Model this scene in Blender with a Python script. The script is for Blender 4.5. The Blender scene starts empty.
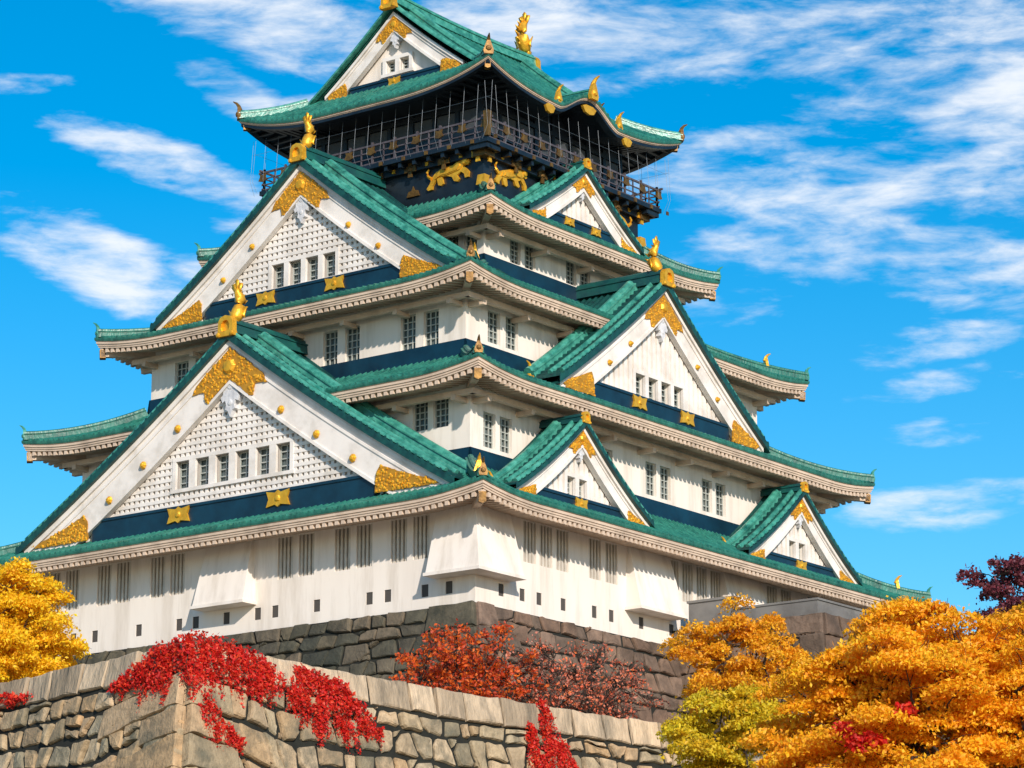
import bpy, math, random
from mathutils import Vector, Matrix
random.seed(11)
R = math.radians
scene = bpy.context.scene
COL = scene.collection

# ------------------------------------------------------------------ camera
cam_d = bpy.data.cameras.new('camera')
cam = bpy.data.objects.new('camera', cam_d)
COL.objects.link(cam)
scene.camera = cam
cam_d.sensor_width = 36
cam_d.lens = 3097.9 / 1024 * 36
cam_d.clip_start = 1
cam_d.clip_end = 20000
PITCH, YAW = 0.246378, 0.647599
fwd = Vector((math.cos(PITCH) * math.cos(YAW), math.cos(PITCH) * math.sin(YAW), math.sin(PITCH)))
cam.location = (-126.818, -99.317, -18.104)
cam.rotation_euler = fwd.to_track_quat('-Z', 'Y').to_euler()

# ------------------------------------------------------------------ sun, sky, exposure
SUN_AZ = (-0.58, -0.81)          # horizontal direction towards the sun
SUN_EL = R(25)
sd = Vector((SUN_AZ[0], SUN_AZ[1], 0)).normalized() * math.cos(SUN_EL) + Vector((0, 0, math.sin(SUN_EL)))
sun_d = bpy.data.lights.new('sun', 'SUN')
sun_d.energy = 4.0
sun_d.angle = R(1.0)
sun_d.color = (1.0, 0.89, 0.77)
sun = bpy.data.objects.new('sun', sun_d)
COL.objects.link(sun)
sun.rotation_euler = sd.to_track_quat('Z', 'Y').to_euler()
sun.location = (-60, -80, 90)

world = bpy.data.worlds.new('World')
scene.world = world
world.use_nodes = True
wn, wl = world.node_tree.nodes, world.node_tree.links
wn.clear()


def nd(nodes, t, **kw):
    n = nodes.new(t)
    for k, v in kw.items():
        setattr(n, k, v)
    return n


sky = nd(wn, 'ShaderNodeTexSky', sky_type='NISHITA', sun_disc=False)
sky.sun_elevation = SUN_EL
sky.sun_rotation = math.atan2(SUN_AZ[0], SUN_AZ[1])
sky.air_density = 1.0
sky.dust_density = 0.4
sky.ozone_density = 2.5
hsv = nd(wn, 'ShaderNodeHueSaturation')
hsv.inputs['Hue'].default_value = 0.493
hsv.inputs['Saturation'].default_value = 1.55
hsv.inputs['Value'].default_value = 1.38
wl.new(sky.outputs[0], hsv.inputs['Color'])


def mth(nodes, links, op, a, b=None, c=None):
    n = nodes.new('ShaderNodeMath')
    n.operation = op
    for i, v in enumerate((a, b, c)):
        if v is None:
            continue
        if isinstance(v, (int, float)):
            n.inputs[i].default_value = v
        else:
            links.new(v, n.inputs[i])
    return n.outputs[0]


def W(op, a, b=None, c=None):
    return mth(wn, wl, op, a, b, c)


tc = nd(wn, 'ShaderNodeTexCoord')
sep = nd(wn, 'ShaderNodeSeparateXYZ')
wl.new(tc.outputs['Generated'], sep.inputs[0])
az = W('ARCTAN2', sep.outputs[1], sep.outputs[0])
el = W('ARCSINE', sep.outputs[2])
azd = W('MULTIPLY', W('SUBTRACT', az, 0.6476), -57.2958)        # degrees to the right of the castle
eld = W('MULTIPLY', el, 57.2958)                                # degrees above the horizon


def cloud_bank(cx, cy, rx, ry, tilt):
    """a soft ellipse of cloud cover centred on a bearing and a height (degrees)"""
    dx, dy = W('SUBTRACT', azd, cx), W('SUBTRACT', eld, cy)
    c, s = math.cos(R(tilt)), math.sin(R(tilt))
    u = W('DIVIDE', W('ADD', W('MULTIPLY', dx, c), W('MULTIPLY', dy, s)), rx)
    v = W('DIVIDE', W('ADD', W('MULTIPLY', dx, -s), W('MULTIPLY', dy, c)), ry)
    return W('SUBTRACT', 1.0, W('ADD', W('MULTIPLY', u, u), W('MULTIPLY', v, v)))


BANKS = [  # bearing, elevation, half length, half height, tilt
    (3.5, 20.8, 6.8, 1.5, -2), (8.0, 19.9, 5.0, 1.9, -6), (7.0, 18.2, 6.0, 1.1, 3), (8.2, 17.1, 5.8, .95, 9), (9.2, 16.0, 3.4, 1.0, -20), (5.2, 16.9, 2.2, .5, 14),
    (8.2, 14.75, 2.3, .42, 6), (8.5, 14.05, 2.2, .35, 9), (8.2, 13.1, 1.3, .32, 4), (8.5, 11.85, 2.3, .5, 7), (4.2, 15.5, 1.4, .4, 8),
    (-4.6, 20.6, 3.4, .8, -10), (-5.6, 19.5, 1.7, .5, -30), (-3.4, 19.1, 1.9, .4, 6), (-6.7, 18.0, 2.6, .5, -19), (-4.9, 17.2, 1.5, .5, -6), (-8.2, 16.4, 2.0, .75, -18), (-6.8, 15.5, 2.0, .4, -12),
    (-9.6, 19.4, 1.2, .25, 6), (-5.4, 16.1, 1.4, .3, -4), (.2, 20.9, 2.5, .6, 0)]
cover = None
for b in BANKS:
    k = cloud_bank(*b)
    cover = k if cover is None else W('MAXIMUM', cover, k)
cover = W('MAXIMUM', cover, -1.2)
comb = nd(wn, 'ShaderNodeCombineXYZ')
wl.new(W('MULTIPLY', azd, 0.30), comb.inputs[0])
wl.new(W('MULTIPLY', eld, 1.0), comb.inputs[1])
warp = nd(wn, 'ShaderNodeTexNoise')
warp.inputs['Scale'].default_value = 0.6
warp.inputs['Detail'].default_value = 3
wl.new(comb.outputs[0], warp.inputs['Vector'])
vadd = nd(wn, 'ShaderNodeVectorMath', operation='MULTIPLY_ADD')
wl.new(warp.outputs['Color'], vadd.inputs[0])
vadd.inputs[1].default_value = (0.75, 0.6, 0.75)
wl.new(comb.outputs[0], vadd.inputs[2])
n1 = nd(wn, 'ShaderNodeTexNoise')
n1.inputs['Scale'].default_value = 1.15
n1.inputs['Detail'].default_value = 9
n1.inputs['Roughness'].default_value = 0.60
wl.new(vadd.outputs[0], n1.inputs['Vector'])
dens = W('ADD', W('MULTIPLY', W('MINIMUM', cover, .60), 0.70), W('MULTIPLY', W('SUBTRACT', n1.outputs[0], 0.5), 3.5))
mr = nd(wn, 'ShaderNodeMapRange')
mr.interpolation_type = 'SMOOTHSTEP'
mr.inputs['From Min'].default_value = 0.0
mr.inputs['From Max'].default_value = 1.15
wl.new(dens, mr.inputs['Value'])
cl = W('MULTIPLY', mr.outputs[0], 0.92)
mixc = nd(wn, 'ShaderNodeMix', data_type='RGBA')
wl.new(cl, mixc.inputs['Factor'])
wl.new(hsv.outputs[0], mixc.inputs['A'])
mixc.inputs['B'].default_value = (8.6, 8.9, 9.3, 1)
bg = nd(wn, 'ShaderNodeBackground')
bg.inputs['Strength'].default_value = 0.09
wl.new(mixc.outputs['Result'], bg.inputs['Color'])
wo = nd(wn, 'ShaderNodeOutputWorld')
wl.new(bg.outputs[0], wo.inputs['Surface'])

vs = scene.view_settings
vs.view_transform = 'Standard'
vs.look = 'None'
vs.gamma = 1
vs.use_curve_mapping = False
vs.exposure = 0.33


# ------------------------------------------------------------------ materials
def material(name, c1, c2=None, scale=1.0, rough=0.7, metallic=0.0, bump=0.0, bscale=None, stretch=(1, 1, 1), detail=5,
             island=0.0, courses=0.0, lo=0.35, hi=0.65, stain=None, sscale=0.2, transl=0.0, ramp=None):
    m = bpy.data.materials.new(name)
    m.use_nodes = True
    n, l = m.node_tree.nodes, m.node_tree.links
    b = n['Principled BSDF']
    b.inputs['Roughness'].default_value = rough
    b.inputs['Metallic'].default_value = metallic
    tcn = n.new('ShaderNodeTexCoord')
    mp = n.new('ShaderNodeMapping')
    mp.inputs['Scale'].default_value = stretch
    l.new(tcn.outputs['Object'], mp.inputs['Vector'])
    noi = n.new('ShaderNodeTexNoise')
    noi.inputs['Scale'].default_value = scale
    noi.inputs['Detail'].default_value = detail
    noi.inputs['Roughness'].default_value = 0.6
    l.new(mp.outputs[0], noi.inputs['Vector'])
    fac = noi.outputs[0]
    mrn = n.new('ShaderNodeMapRange')
    mrn.inputs['From Min'].default_value = lo
    mrn.inputs['From Max'].default_value = hi
    l.new(fac, mrn.inputs['Value'])
    mx = n.new('ShaderNodeMix')
    mx.data_type = 'RGBA'
    l.new(mrn.outputs[0], mx.inputs['Factor'])
    mx.inputs['A'].default_value = (*c1, 1)
    mx.inputs['B'].default_value = (*(c2 or c1), 1)
    out = mx.outputs['Result']
    if island or ramp:
        geo = n.new('ShaderNodeNewGeometry')
    if ramp:
        cr = n.new('ShaderNodeValToRGB')
        cr.color_ramp.interpolation = 'LINEAR'
        e = cr.color_ramp.elements
        while len(e) < len(ramp):
            e.new(0.5)
        for i, c in enumerate(ramp):
            e[i].position = i / (len(ramp) - 1)
            e[i].color = (*c, 1)
        l.new(geo.outputs['Random Per Island'], cr.inputs[0])
        m2 = n.new('ShaderNodeMix')
        m2.data_type = 'RGBA'
        m2.blend_type = 'MULTIPLY'
        m2.inputs['Factor'].default_value = 1
        l.new(cr.outputs[0], m2.inputs['A'])
        l.new(out, m2.inputs['B'])
        out = m2.outputs['Result']
    if stain:
        ns = n.new('ShaderNodeTexNoise')
        ns.inputs['Scale'].default_value = sscale
        ns.inputs['Detail'].default_value = 6
        ns.inputs['Roughness'].default_value = 0.65
        l.new(mp.outputs[0], ns.inputs['Vector'])
        mr2 = n.new('ShaderNodeMapRange')
        mr2.inputs['From Min'].default_value = 0.48
        mr2.inputs['From Max'].default_value = 0.72
        l.new(ns.outputs[0], mr2.inputs['Value'])
        m3 = n.new('ShaderNodeMix')
        m3.data_type = 'RGBA'
        l.new(mr2.outputs[0], m3.inputs['Factor'])
        l.new(out, m3.inputs['A'])
        m3.inputs['B'].default_value = (*stain, 1)
        out = m3.outputs['Result']
    if island:
        hs = n.new('ShaderNodeHueSaturation')
        v = mth(n, l, 'MULTIPLY_ADD', geo.outputs['Random Per Island'], 2 * island, 1 - island)
        l.new(v, hs.inputs['Value'])
        l.new(out, hs.inputs['Color'])
        out = hs.outputs[0]
    l.new(out, b.inputs['Base Color'])
    if bump:
        nb = n.new('ShaderNodeTexNoise')
        nb.inputs['Scale'].default_value = bscale or scale * 4
        nb.inputs['Detail'].default_value = 5
        l.new(mp.outputs[0], nb.inputs['Vector'])
        bp = n.new('ShaderNodeBump')
        bp.inputs['Strength'].default_value = bump
        bp.inputs['Distance'].default_value = 0.1
        hgt = nb.outputs[0]
        if courses:     # lapped tile courses: a small step at even heights
            sp = n.new('ShaderNodeSeparateXYZ')
            l.new(tcn.outputs['Object'], sp.inputs[0])
            hgt = mth(n, l, 'MULTIPLY_ADD', mth(n, l, 'FRACT', mth(n, l, 'MULTIPLY', sp.outputs[2], courses)), 1.6, nb.outputs[0])
        l.new(hgt, bp.inputs['Height'])
        l.new(bp.outputs[0], b.inputs['Normal'])
    if transl:
        tr = n.new('ShaderNodeBsdfTranslucent')
        l.new(out, tr.inputs['Color'])
        ms = n.new('ShaderNodeMixShader')
        ms.inputs[0].default_value = transl
        l.new(b.outputs[0], ms.inputs[1])
        l.new(tr.outputs[0], ms.inputs[2])
        l.new(ms.outputs[0], n['Material Output'].inputs['Surface'])
    return m


M = {}
M['plaster'] = material('white plaster', (0.81, 0.745, 0.675), (0.75, 0.68, 0.61), 0.5, 0.85, stain=(0.60, 0.53, 0.455), sscale=1.1, stretch=(1, 1, .14), bump=0.05, bscale=3)
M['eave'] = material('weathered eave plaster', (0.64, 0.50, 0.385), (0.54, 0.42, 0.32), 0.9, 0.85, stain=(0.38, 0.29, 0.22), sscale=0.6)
M['board'] = material('bargeboard plaster', (0.80, 0.75, 0.70), (0.70, 0.65, 0.60), 0.7, 0.75, stain=(0.58, 0.53, 0.47), sscale=0.7)
M['tile'] = material('verdigris copper tile', (0.010, 0.105, 0.082), (0.036, 0.215, 0.162), 3.5, 0.36, stretch=(1, 1, .35), lo=.3, hi=.7, stain=(0.005, 0.065, 0.055), sscale=1.3, detail=8, bump=.35, bscale=9, courses=4.2)
M['ridge'] = material('verdigris ridge tile', (0.018, 0.17, 0.125), (0.090, 0.37, 0.285), 3.0, 0.32, lo=.3, hi=.7, stain=(0.006, 0.075, 0.06), sscale=1.2, detail=8, bump=.2, bscale=8)
M['darkridge'] = material('dark copper ridge', (0.004, 0.045, 0.055), (0.008, 0.10, 0.085), 1.0, 0.45, detail=6)
M['verge'] = material('dark verge tile', (0.003, 0.034, 0.034), (0.008, 0.082, 0.068), 3.0, 0.45, stain=(0.002, 0.022, 0.024), sscale=0.7, detail=8)  # darker, bluer copper tone used on the gable slopes
M['navy'] = material('navy flashing', (0.002, 0.016, 0.032), (0.004, 0.034, 0.062), 0.8, 0.4)
M['black'] = material('black lacquer', (0.004, 0.007, 0.012), (0.010, 0.018, 0.028), 0.8, 0.4)
M['panel'] = material('dark shutter panel', (0.04, 0.048, 0.055), (0.06, 0.066, 0.072), 0.8, 0.6)
M['gold'] = material('gilded metal', (0.92, 0.50, 0.04), (0.74, 0.35, 0.02), 2.5, 0.40, 0.5, bump=0.35, bscale=5)
M['oldgold'] = material('tarnished gilding', (0.23, 0.125, 0.03), (0.12, 0.065, 0.022), 2.5, 0.5, 0.6, bump=0.3, bscale=5)
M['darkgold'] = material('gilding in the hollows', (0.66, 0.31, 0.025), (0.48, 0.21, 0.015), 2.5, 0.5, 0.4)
M['glass'] = material('dark window glass', (0.07, 0.095, 0.095), (0.12, 0.15, 0.15), 0.6, 0.15)
M['muntin'] = material('window bars', (0.34, 0.37, 0.34), (0.42, 0.43, 0.40), 2, 0.6)
M['greybar'] = material('grey wooden bars', (0.60, 0.55, 0.48), (0.48, 0.44, 0.38), 2, 0.7)
M['barback'] = material('shaded window back', (0.15, 0.14, 0.12), (0.20, 0.185, 0.16), 1, 0.8)
M['hole'] = material('dark opening', (0.07, 0.062, 0.055), None, 1, 0.9)
M['recess'] = material('lattice backing', (0.42, 0.38, 0.34), (0.34, 0.31, 0.28), 1, 0.9)
M['pendant'] = material('grey white carving', (0.66, 0.66, 0.67), (0.5, 0.5, 0.52), 3, 0.7, bump=.3, bscale=5)
M['rail'] = material('weathered rail', (0.055, 0.045, 0.05), (0.10, 0.085, 0.095), 2, 0.5)
M['wire'] = material('net wire', (0.12, 0.16, 0.20), None, 1, 0.5)
M['stone'] = material('wall stone', (1.0, 0.95, 0.88), (0.68, 0.63, 0.57), 2.2, 0.85, bump=0.55, bscale=7, detail=10,
                      ramp=[(0.24, 0.21, 0.145), (0.50, 0.39, 0.25), (0.38, 0.33, 0.23), (0.52, 0.35, 0.19), (0.24, 0.23, 0.17), (0.60, 0.48, 0.33), (0.46, 0.33, 0.20), (0.34, 0.31, 0.23)],
                      stain=(0.10, 0.10, 0.07), sscale=0.55)
M['coping'] = material('coping stone', (0.52, 0.40, 0.27), (0.36, 0.28, 0.19), 1.6, 0.85, bump=0.9, bscale=6, detail=10, island=.30, stain=(0.15, 0.125, 0.09), sscale=1.1, stretch=(1, 1, .3))
M['moss'] = material('mossy stone', (0.9, 0.9, 0.85), (0.5, 0.5, 0.48), 1.2, 0.9, bump=0.6, bscale=5, detail=8,
                     ramp=[(0.085, 0.08, 0.058), (0.15, 0.125, 0.085), (0.06, 0.062, 0.048), (0.20, 0.155, 0.11), (0.10, 0.095, 0.068)],
                     stain=(0.02, 0.024, 0.016), sscale=0.5)
M['brownstone'] = material('brown stone', (0.9, 0.9, 0.85), (0.5, 0.5, 0.48), 1.2, 0.9, bump=0.6, bscale=5, detail=8,
                           ramp=[(0.19, 0.12, 0.085), (0.27, 0.17, 0.12), (0.15, 0.11, 0.085), (0.30, 0.20, 0.15)], stain=(0.05, 0.035, 0.025), sscale=0.5)
M['gap'] = material('dark joints', (0.006, 0.007, 0.005), (0.014, 0.015, 0.010), 2, 0.95)
M['greywall'] = material('grey parapet', (0.20, 0.195, 0.185), (0.15, 0.145, 0.14), 0.8, 0.8, stain=(0.10, 0.095, 0.09), sscale=.6)
M['bark'] = material('dark bark', (0.035, 0.024, 0.018), (0.06, 0.042, 0.03), 4, 0.9, bump=.5, bscale=12)
M['soil'] = material('sandy ground', (0.44, 0.355, 0.25), (0.34, 0.28, 0.19), 0.05, 0.95, stain=(0.12, 0.13, 0.05), sscale=0.03)  # out of view; kept pale and warm to bounce light under the eaves


def leafmat(name, cols, transl=0.45):
    return material(name, (1, 1, 1), (0.92, 0.78, 0.7), 0.9, 0.55, lo=.42, hi=.62, ramp=cols, transl=transl)


M['leaf_orange'] = leafmat('orange leaves', [(0.98, 0.52, 0.012), (0.98, 0.60, 0.018), (0.95, 0.40, 0.010), (0.98, 0.68, 0.025), (0.98, 0.55, 0.012)])
M['leaf_yellow'] = leafmat('yellow leaves', [(0.98, 0.66, 0.012), (0.98, 0.78, 0.03), (0.95, 0.54, 0.01), (0.98, 0.72, 0.02)])
M['leaf_amber'] = leafmat('amber leaves', [(0.93, 0.49, 0.012), (0.95, 0.58, 0.02), (0.78, 0.34, 0.01), (0.96, 0.62, 0.03)])
M['leaf_green'] = leafmat('yellow green leaves', [(0.90, 0.68, 0.02), (0.74, 0.62, 0.03), (0.94, 0.68, 0.02), (0.52, 0.48, 0.025), (0.96, 0.74, 0.03)])
M['leaf_red'] = leafmat('scarlet leaves', [(0.66, 0.014, 0.014), (0.82, 0.03, 0.02), (0.52, 0.010, 0.016), (0.88, 0.10, 0.03), (0.80, 0.02, 0.02)])
M['leaf_rust'] = leafmat('orange red leaves', [(0.80, 0.13, 0.02), (0.88, 0.22, 0.02), (0.70, 0.08, 0.02), (0.60, 0.10, 0.05)])
M['leaf_brown'] = leafmat('brown red leaves', [(0.58, 0.22, 0.15), (0.66, 0.24, 0.15), (0.80, 0.14, 0.05), (0.50, 0.20, 0.15), (0.86, 0.22, 0.05)], 0.2)
M['leaf_purple'] = leafmat('purple leaves', [(0.14, 0.03, 0.05), (0.20, 0.04, 0.06), (0.10, 0.025, 0.045)], 0.2)


# ------------------------------------------------------------------ mesh builder
class MB:
    def __init__(self):
        self.v, self.f, self.m, self.cur = [], [], [], 0

    def vert(self, p):
        self.v.append((p[0], p[1], p[2]))
        return len(self.v) - 1

    def face(self, idx, m=None):
        self.f.append(tuple(idx))
        self.m.append(self.cur if m is None else m)

    def poly(self, pts):
        self.face([self.vert(p) for p in pts])

    def grid(self, rows):
        b = len(self.v)
        nr, nc = len(rows), len(rows[0])
        for r in rows:
            for p in r:
                self.v.append((p[0], p[1], p[2]))
        for i in range(nr - 1):
            for j in range(nc - 1):
                self.face((b + i * nc + j, b + i * nc + j + 1, b + (i + 1) * nc + j + 1, b + (i + 1) * nc + j))

    def hexa(self, p):   # 8 points: bottom ring 0-3, top ring 4-7
        b = [self.vert(q) for q in p]
        for f in ((3, 2, 1, 0), (4, 5, 6, 7), (0, 1, 5, 4), (1, 2, 6, 5), (2, 3, 7, 6), (3, 0, 4, 7)):
            self.face([b[i] for i in f])

    def box(self, T, u0, u1, d0, d1, z0, z1):
        """T maps (u, d, z) to a point"""
        self.hexa([T(u0, d0, z0), T(u1, d0, z0), T(u1, d1, z0), T(u0, d1, z0), T(u0, d0, z1), T(u1, d0, z1), T(u1, d1, z1), T(u0, d1, z1)])

    def prism(self, T, pts, d0, d1):
        """pts: (u, z) outline; extruded from d0 to d1"""
        a = [self.vert(T(u, d0, z)) for u, z in pts]
        b = [self.vert(T(u, d1, z)) for u, z in pts]
        self.face(a[::-1])
        self.face(b)
        n = len(pts)
        for i in range(n):
            j = (i + 1) % n
            self.face((a[i], a[j], b[j], b[i]))

    def sweep(self, path, prof, scale=None, up=(0, 0, 1), cap=True):
        """prof: closed list of (side, up) offsets"""
        path = [Vector(p) for p in path]
        rings = []
        for i, p in enumerate(path):
            t = (path[min(i + 1, len(path) - 1)] - path[max(i - 1, 0)]).normalized()
            s = t.cross(Vector(up))
            if s.length < 1e-4:
                s = t.cross(Vector((1, 0, 0)))
            s.normalize()
            n = s.cross(t)
            k = 1 if scale is None else scale[i]
            rings.append([self.vert(p + s * (a * k) + n * (b * k)) for a, b in prof])
        m = len(prof)
        for i in range(len(rings) - 1):
            for j in range(m):
                q = (j + 1) % m
                self.face((rings[i][j], rings[i][q], rings[i + 1][q], rings[i + 1][j]))
        if cap:
            self.face(rings[0][::-1])
            self.face(rings[-1])

    def tube(self, path, radii, n=6):
        prof = [(math.cos(2 * math.pi * i / n), math.sin(2 * math.pi * i / n)) for i in range(n)]
        self.sweep(path, prof, radii)

    def lump(self, T, u, d, z, r, h, n=7):
        """a low domed boss"""
        top = self.vert(T(u, d + h, z))
        a = [self.vert(T(u + r * math.cos(2 * math.pi * i / n), d, z + r * math.sin(2 * math.pi * i / n))) for i in range(n)]
        b = [self.vert(T(u + .7 * r * math.cos(2 * math.pi * i / n), d + .75 * h, z + .7 * r * math.sin(2 * math.pi * i / n))) for i in range(n)]
        for i in range(n):
            j = (i + 1) % n
            self.face((a[i], a[j], b[j], b[i]))
            self.face((b[i], b[j], top))

    def build(self, name, mats, parent=None, smooth=False, loc=(0, 0, 0)):
        me = bpy.data.meshes.new(name)
        me.from_pydata(self.v, [], self.f)
        if not isinstance(mats, (list, tuple)):
            mats = [mats]
        for m in mats:
            me.materials.append(m)
        if len(mats) > 1:
            me.polygons.foreach_set('material_index', self.m)
        if smooth:
            me.polygons.foreach_set('use_smooth', [True] * len(self.f))
        me.update()
        o = bpy.data.objects.new(name, me)
        COL.objects.link(o)
        o.location = loc
        if parent:
            o.parent = parent
        return o


def tag(o, label=None, cat=None, group=None, kind=None):
    for k, v in (('label', label), ('category', cat), ('group', group), ('kind', kind)):
        if v:
            o[k] = v
    return o


def empty(name, loc=(0, 0, 0)):
    o = bpy.data.objects.new(name, None)
    COL.objects.link(o)
    o.location = loc
    return o


HALF = [(-1, 0), (1, 0), (1, .35), (.75, .72), (.4, .93), (0, 1), (-.4, .93), (-.75, .72), (-1, .35)]


def half(w, h):
    return [(a * w / 2, b * h) for a, b in HALF]


def stepped(w, h):
    """stacked ridge: straight courses with a round cap"""
    return [(-w / 2, 0), (w / 2, 0), (w * .42, h * .55), (w * .5, h * .56), (w * .5, h * .66), (w * .3, h * .7), (w * .26, h * .88), (w * .1, h), (-w * .1, h), (-w * .26, h * .88),
            (-w * .3, h * .7), (-w * .5, h * .66), (-w * .5, h * .56), (-w * .42, h * .55)]


# the four sides of the keep: u to the right as seen from outside, d outward, z up
def side_map(s):
    return {'A': lambda u, d, z: (-d, -u, z), 'B': lambda u, d, z: (u, -d, z),
            'C': lambda u, d, z: (d, u, z), 'D': lambda u, d, z: (-u, d, z)}[s]


SM = {s: side_map(s) for s in 'ABCD'}

# ------------------------------------------------------------------ the setting: ground and terrace
g = MB()
g.grid([[(-6000 + 12000 * i / 8, -6000 + 12000 * j / 8, -21) for i in range(9)] for j in range(9)])
tag(g.build('ground', M['soil']), kind='structure')
WALL = [(-27.6, 54.8), (-43.2, -10.9), (-46.15, -23.75), (-30.5, -23.9), (-17.5, -25.3), (14.0, -28.0), (80.0, -34.0)]
g = MB()
g.face([g.vert((x, y, -0.45)) for x, y in [(-26.9, 54.8), (-42.6, -10.7), (-45.2, -22.9), (-30.4, -23.2), (-17.5, -24.6), (14, -27.3), (80, -33.2), (80, 75), (-20, 75)]])
tag(g.build('terrace', M['soil']), kind='structure')

# ------------------------------------------------------------------ the keep
F = [(17.85, 14.80), (15.53, 12.68), (12.99, 10.40), (8.12, 7.75), (6.93, 6.79)]           # half sizes of the storeys
E_ = [(20.0, 16.92, 11.54), (17.78, 14.93, 17.99), (15.24, 12.45, 23.63), (10.33, 9.89, 28.71)]   # eave corners
TOPZ = [13.45, 19.60, 25.50, 30.15]
RISE, RL = 0.43, 4.6
BASEZ = 6.40
keep = tag(empty('castle_keep', (0, 0, BASEZ)), 'white five storey castle keep with stacked green copper roofs and gilded gables', 'castle')


def part(mb, name, mats, parent, smooth=False):
    o = mb.build(name, mats, None, smooth)
    o.parent = parent
    o.matrix_parent_inverse = Matrix.Translation((0, 0, -BASEZ)) if parent is keep else Matrix.Identity(4)
    return o


def zeave(i, dc):
    return E_[i][2] - RISE + RISE * max(0, 1 - dc / RL) ** 2.0


def zroof(i, t, dc):
    return E_[i][2] - RISE + (TOPZ[i] - E_[i][2] + RISE) * (.56 * t + .44 * t * t) + RISE * (1 - t) ** 2 * max(0, 1 - dc / RL) ** 2.0


TILE = [(0, 0), (.30, 0), (.36, .085), (.5, .125), (.64, .085), (.70, 0)]


def tile_columns(L0, pitch=0.36):
    n = max(2, int(round(2 * L0 / pitch)))
    p = 2 * L0 / n
    us = []
    for k in range(n):
        for a, h in TILE:
            us.append((-L0 + (k + a) * p, h * p / .4))
    us.append((L0, 0))
    return us


def extend_eave(mb_f, mb_r, T, L, D, over, zf, fasc=(.36, .26), raf=.38, under=0.30, n=72, rise_in=.38, mats=(0, 1)):
    """fascia boards, soffit and rafters below one eave; zf(u) is the tile edge height"""
    us = []
    for k in range(n + 1):
        s = -1 + 2 * k / n
        us.append(s * L if abs(s) < .7 else s * L)
    f0 = fasc[0]
    prof = [(0.0, .02), (0.02, -.07), (.07, -.07), (.07, -.07 - f0 * .42), (.12, -.09 - f0 * .42), (.12, -.07 - f0 * .72), (.16, -.07 - f0 * .74), (.16, -.07 - f0), (.30, -.07 - f0), (.30, -.02 - f0),
            (over + .02, -.02 - f0 + rise_in)]
    rows = []
    for e, dz in prof:
        row = []
        for u in us:
            uu = u * (L - e) / L
            row.append(T(uu, D - e, zf(u) + dz))
        rows.append(row)
    b0 = len(mb_f.f)
    mb_f.grid(rows)
    nrow = len(us) - 1
    for k in range(b0, b0 + nrow):
        mb_f.m[k] = mats[1]
    # rafters
    nr = int(2 * (L - .35) / raf)
    for k in range(nr + 1):
        u = -(L - .35) + 2 * (L - .35) * k / nr
        e1 = min(over + .05, L - abs(u))
        e0 = .20
        if e1 < e0 + .1:
            continue
        z0 = zf(u) - .04 - fasc[0]
        z1 = z0 + rise_in * (e1 - .3) / (over - .28)
        w, h = .10, fasc[1] * .9
        mb_r.hexa([T(u - w, D - e0, z0 - h), T(u + w, D - e0, z0 - h), T(u + w, D - e1, z1 - h), T(u - w, D - e1, z1 - h),
                   T(u - w, D - e0, z0), T(u + w, D - e0, z0), T(u + w, D - e1, z1), T(u - w, D - e1, z1)])


def finial(parent, P, dirv, size=1.0, mat='oldgold', name='corner_finial'):
    """upturned ridge-end tile: shield, boss and a curved horn"""
    mb = MB()
    d = Vector(dirv).normalized()
    s = Vector((-d.y, d.x, 0))

    def T(u, dd, z):
        return Vector(P) + s * (u * size) + d * (dd * size) + Vector((0, 0, z * size))
    mb.prism(T, [(-.28, -.15), (.28, -.15), (.34, .08), (.22, .45), (.10, .75), (0, .85), (-.10, .75), (-.22, .45), (-.34, .08)], -.10, .12)
    mb.lump(T, 0, .12, .22, .2, .12)
    pts = [T(0, -.1, .5), T(0, .02, .8), T(0, .18, 1.0), T(0, .42, 1.12)]
    mb.tube(pts, [.15 * size, .13 * size, .09 * size, .03 * size], 6)
    return part(mb, name, M[mat], parent, False)


ROOFS = []


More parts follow.
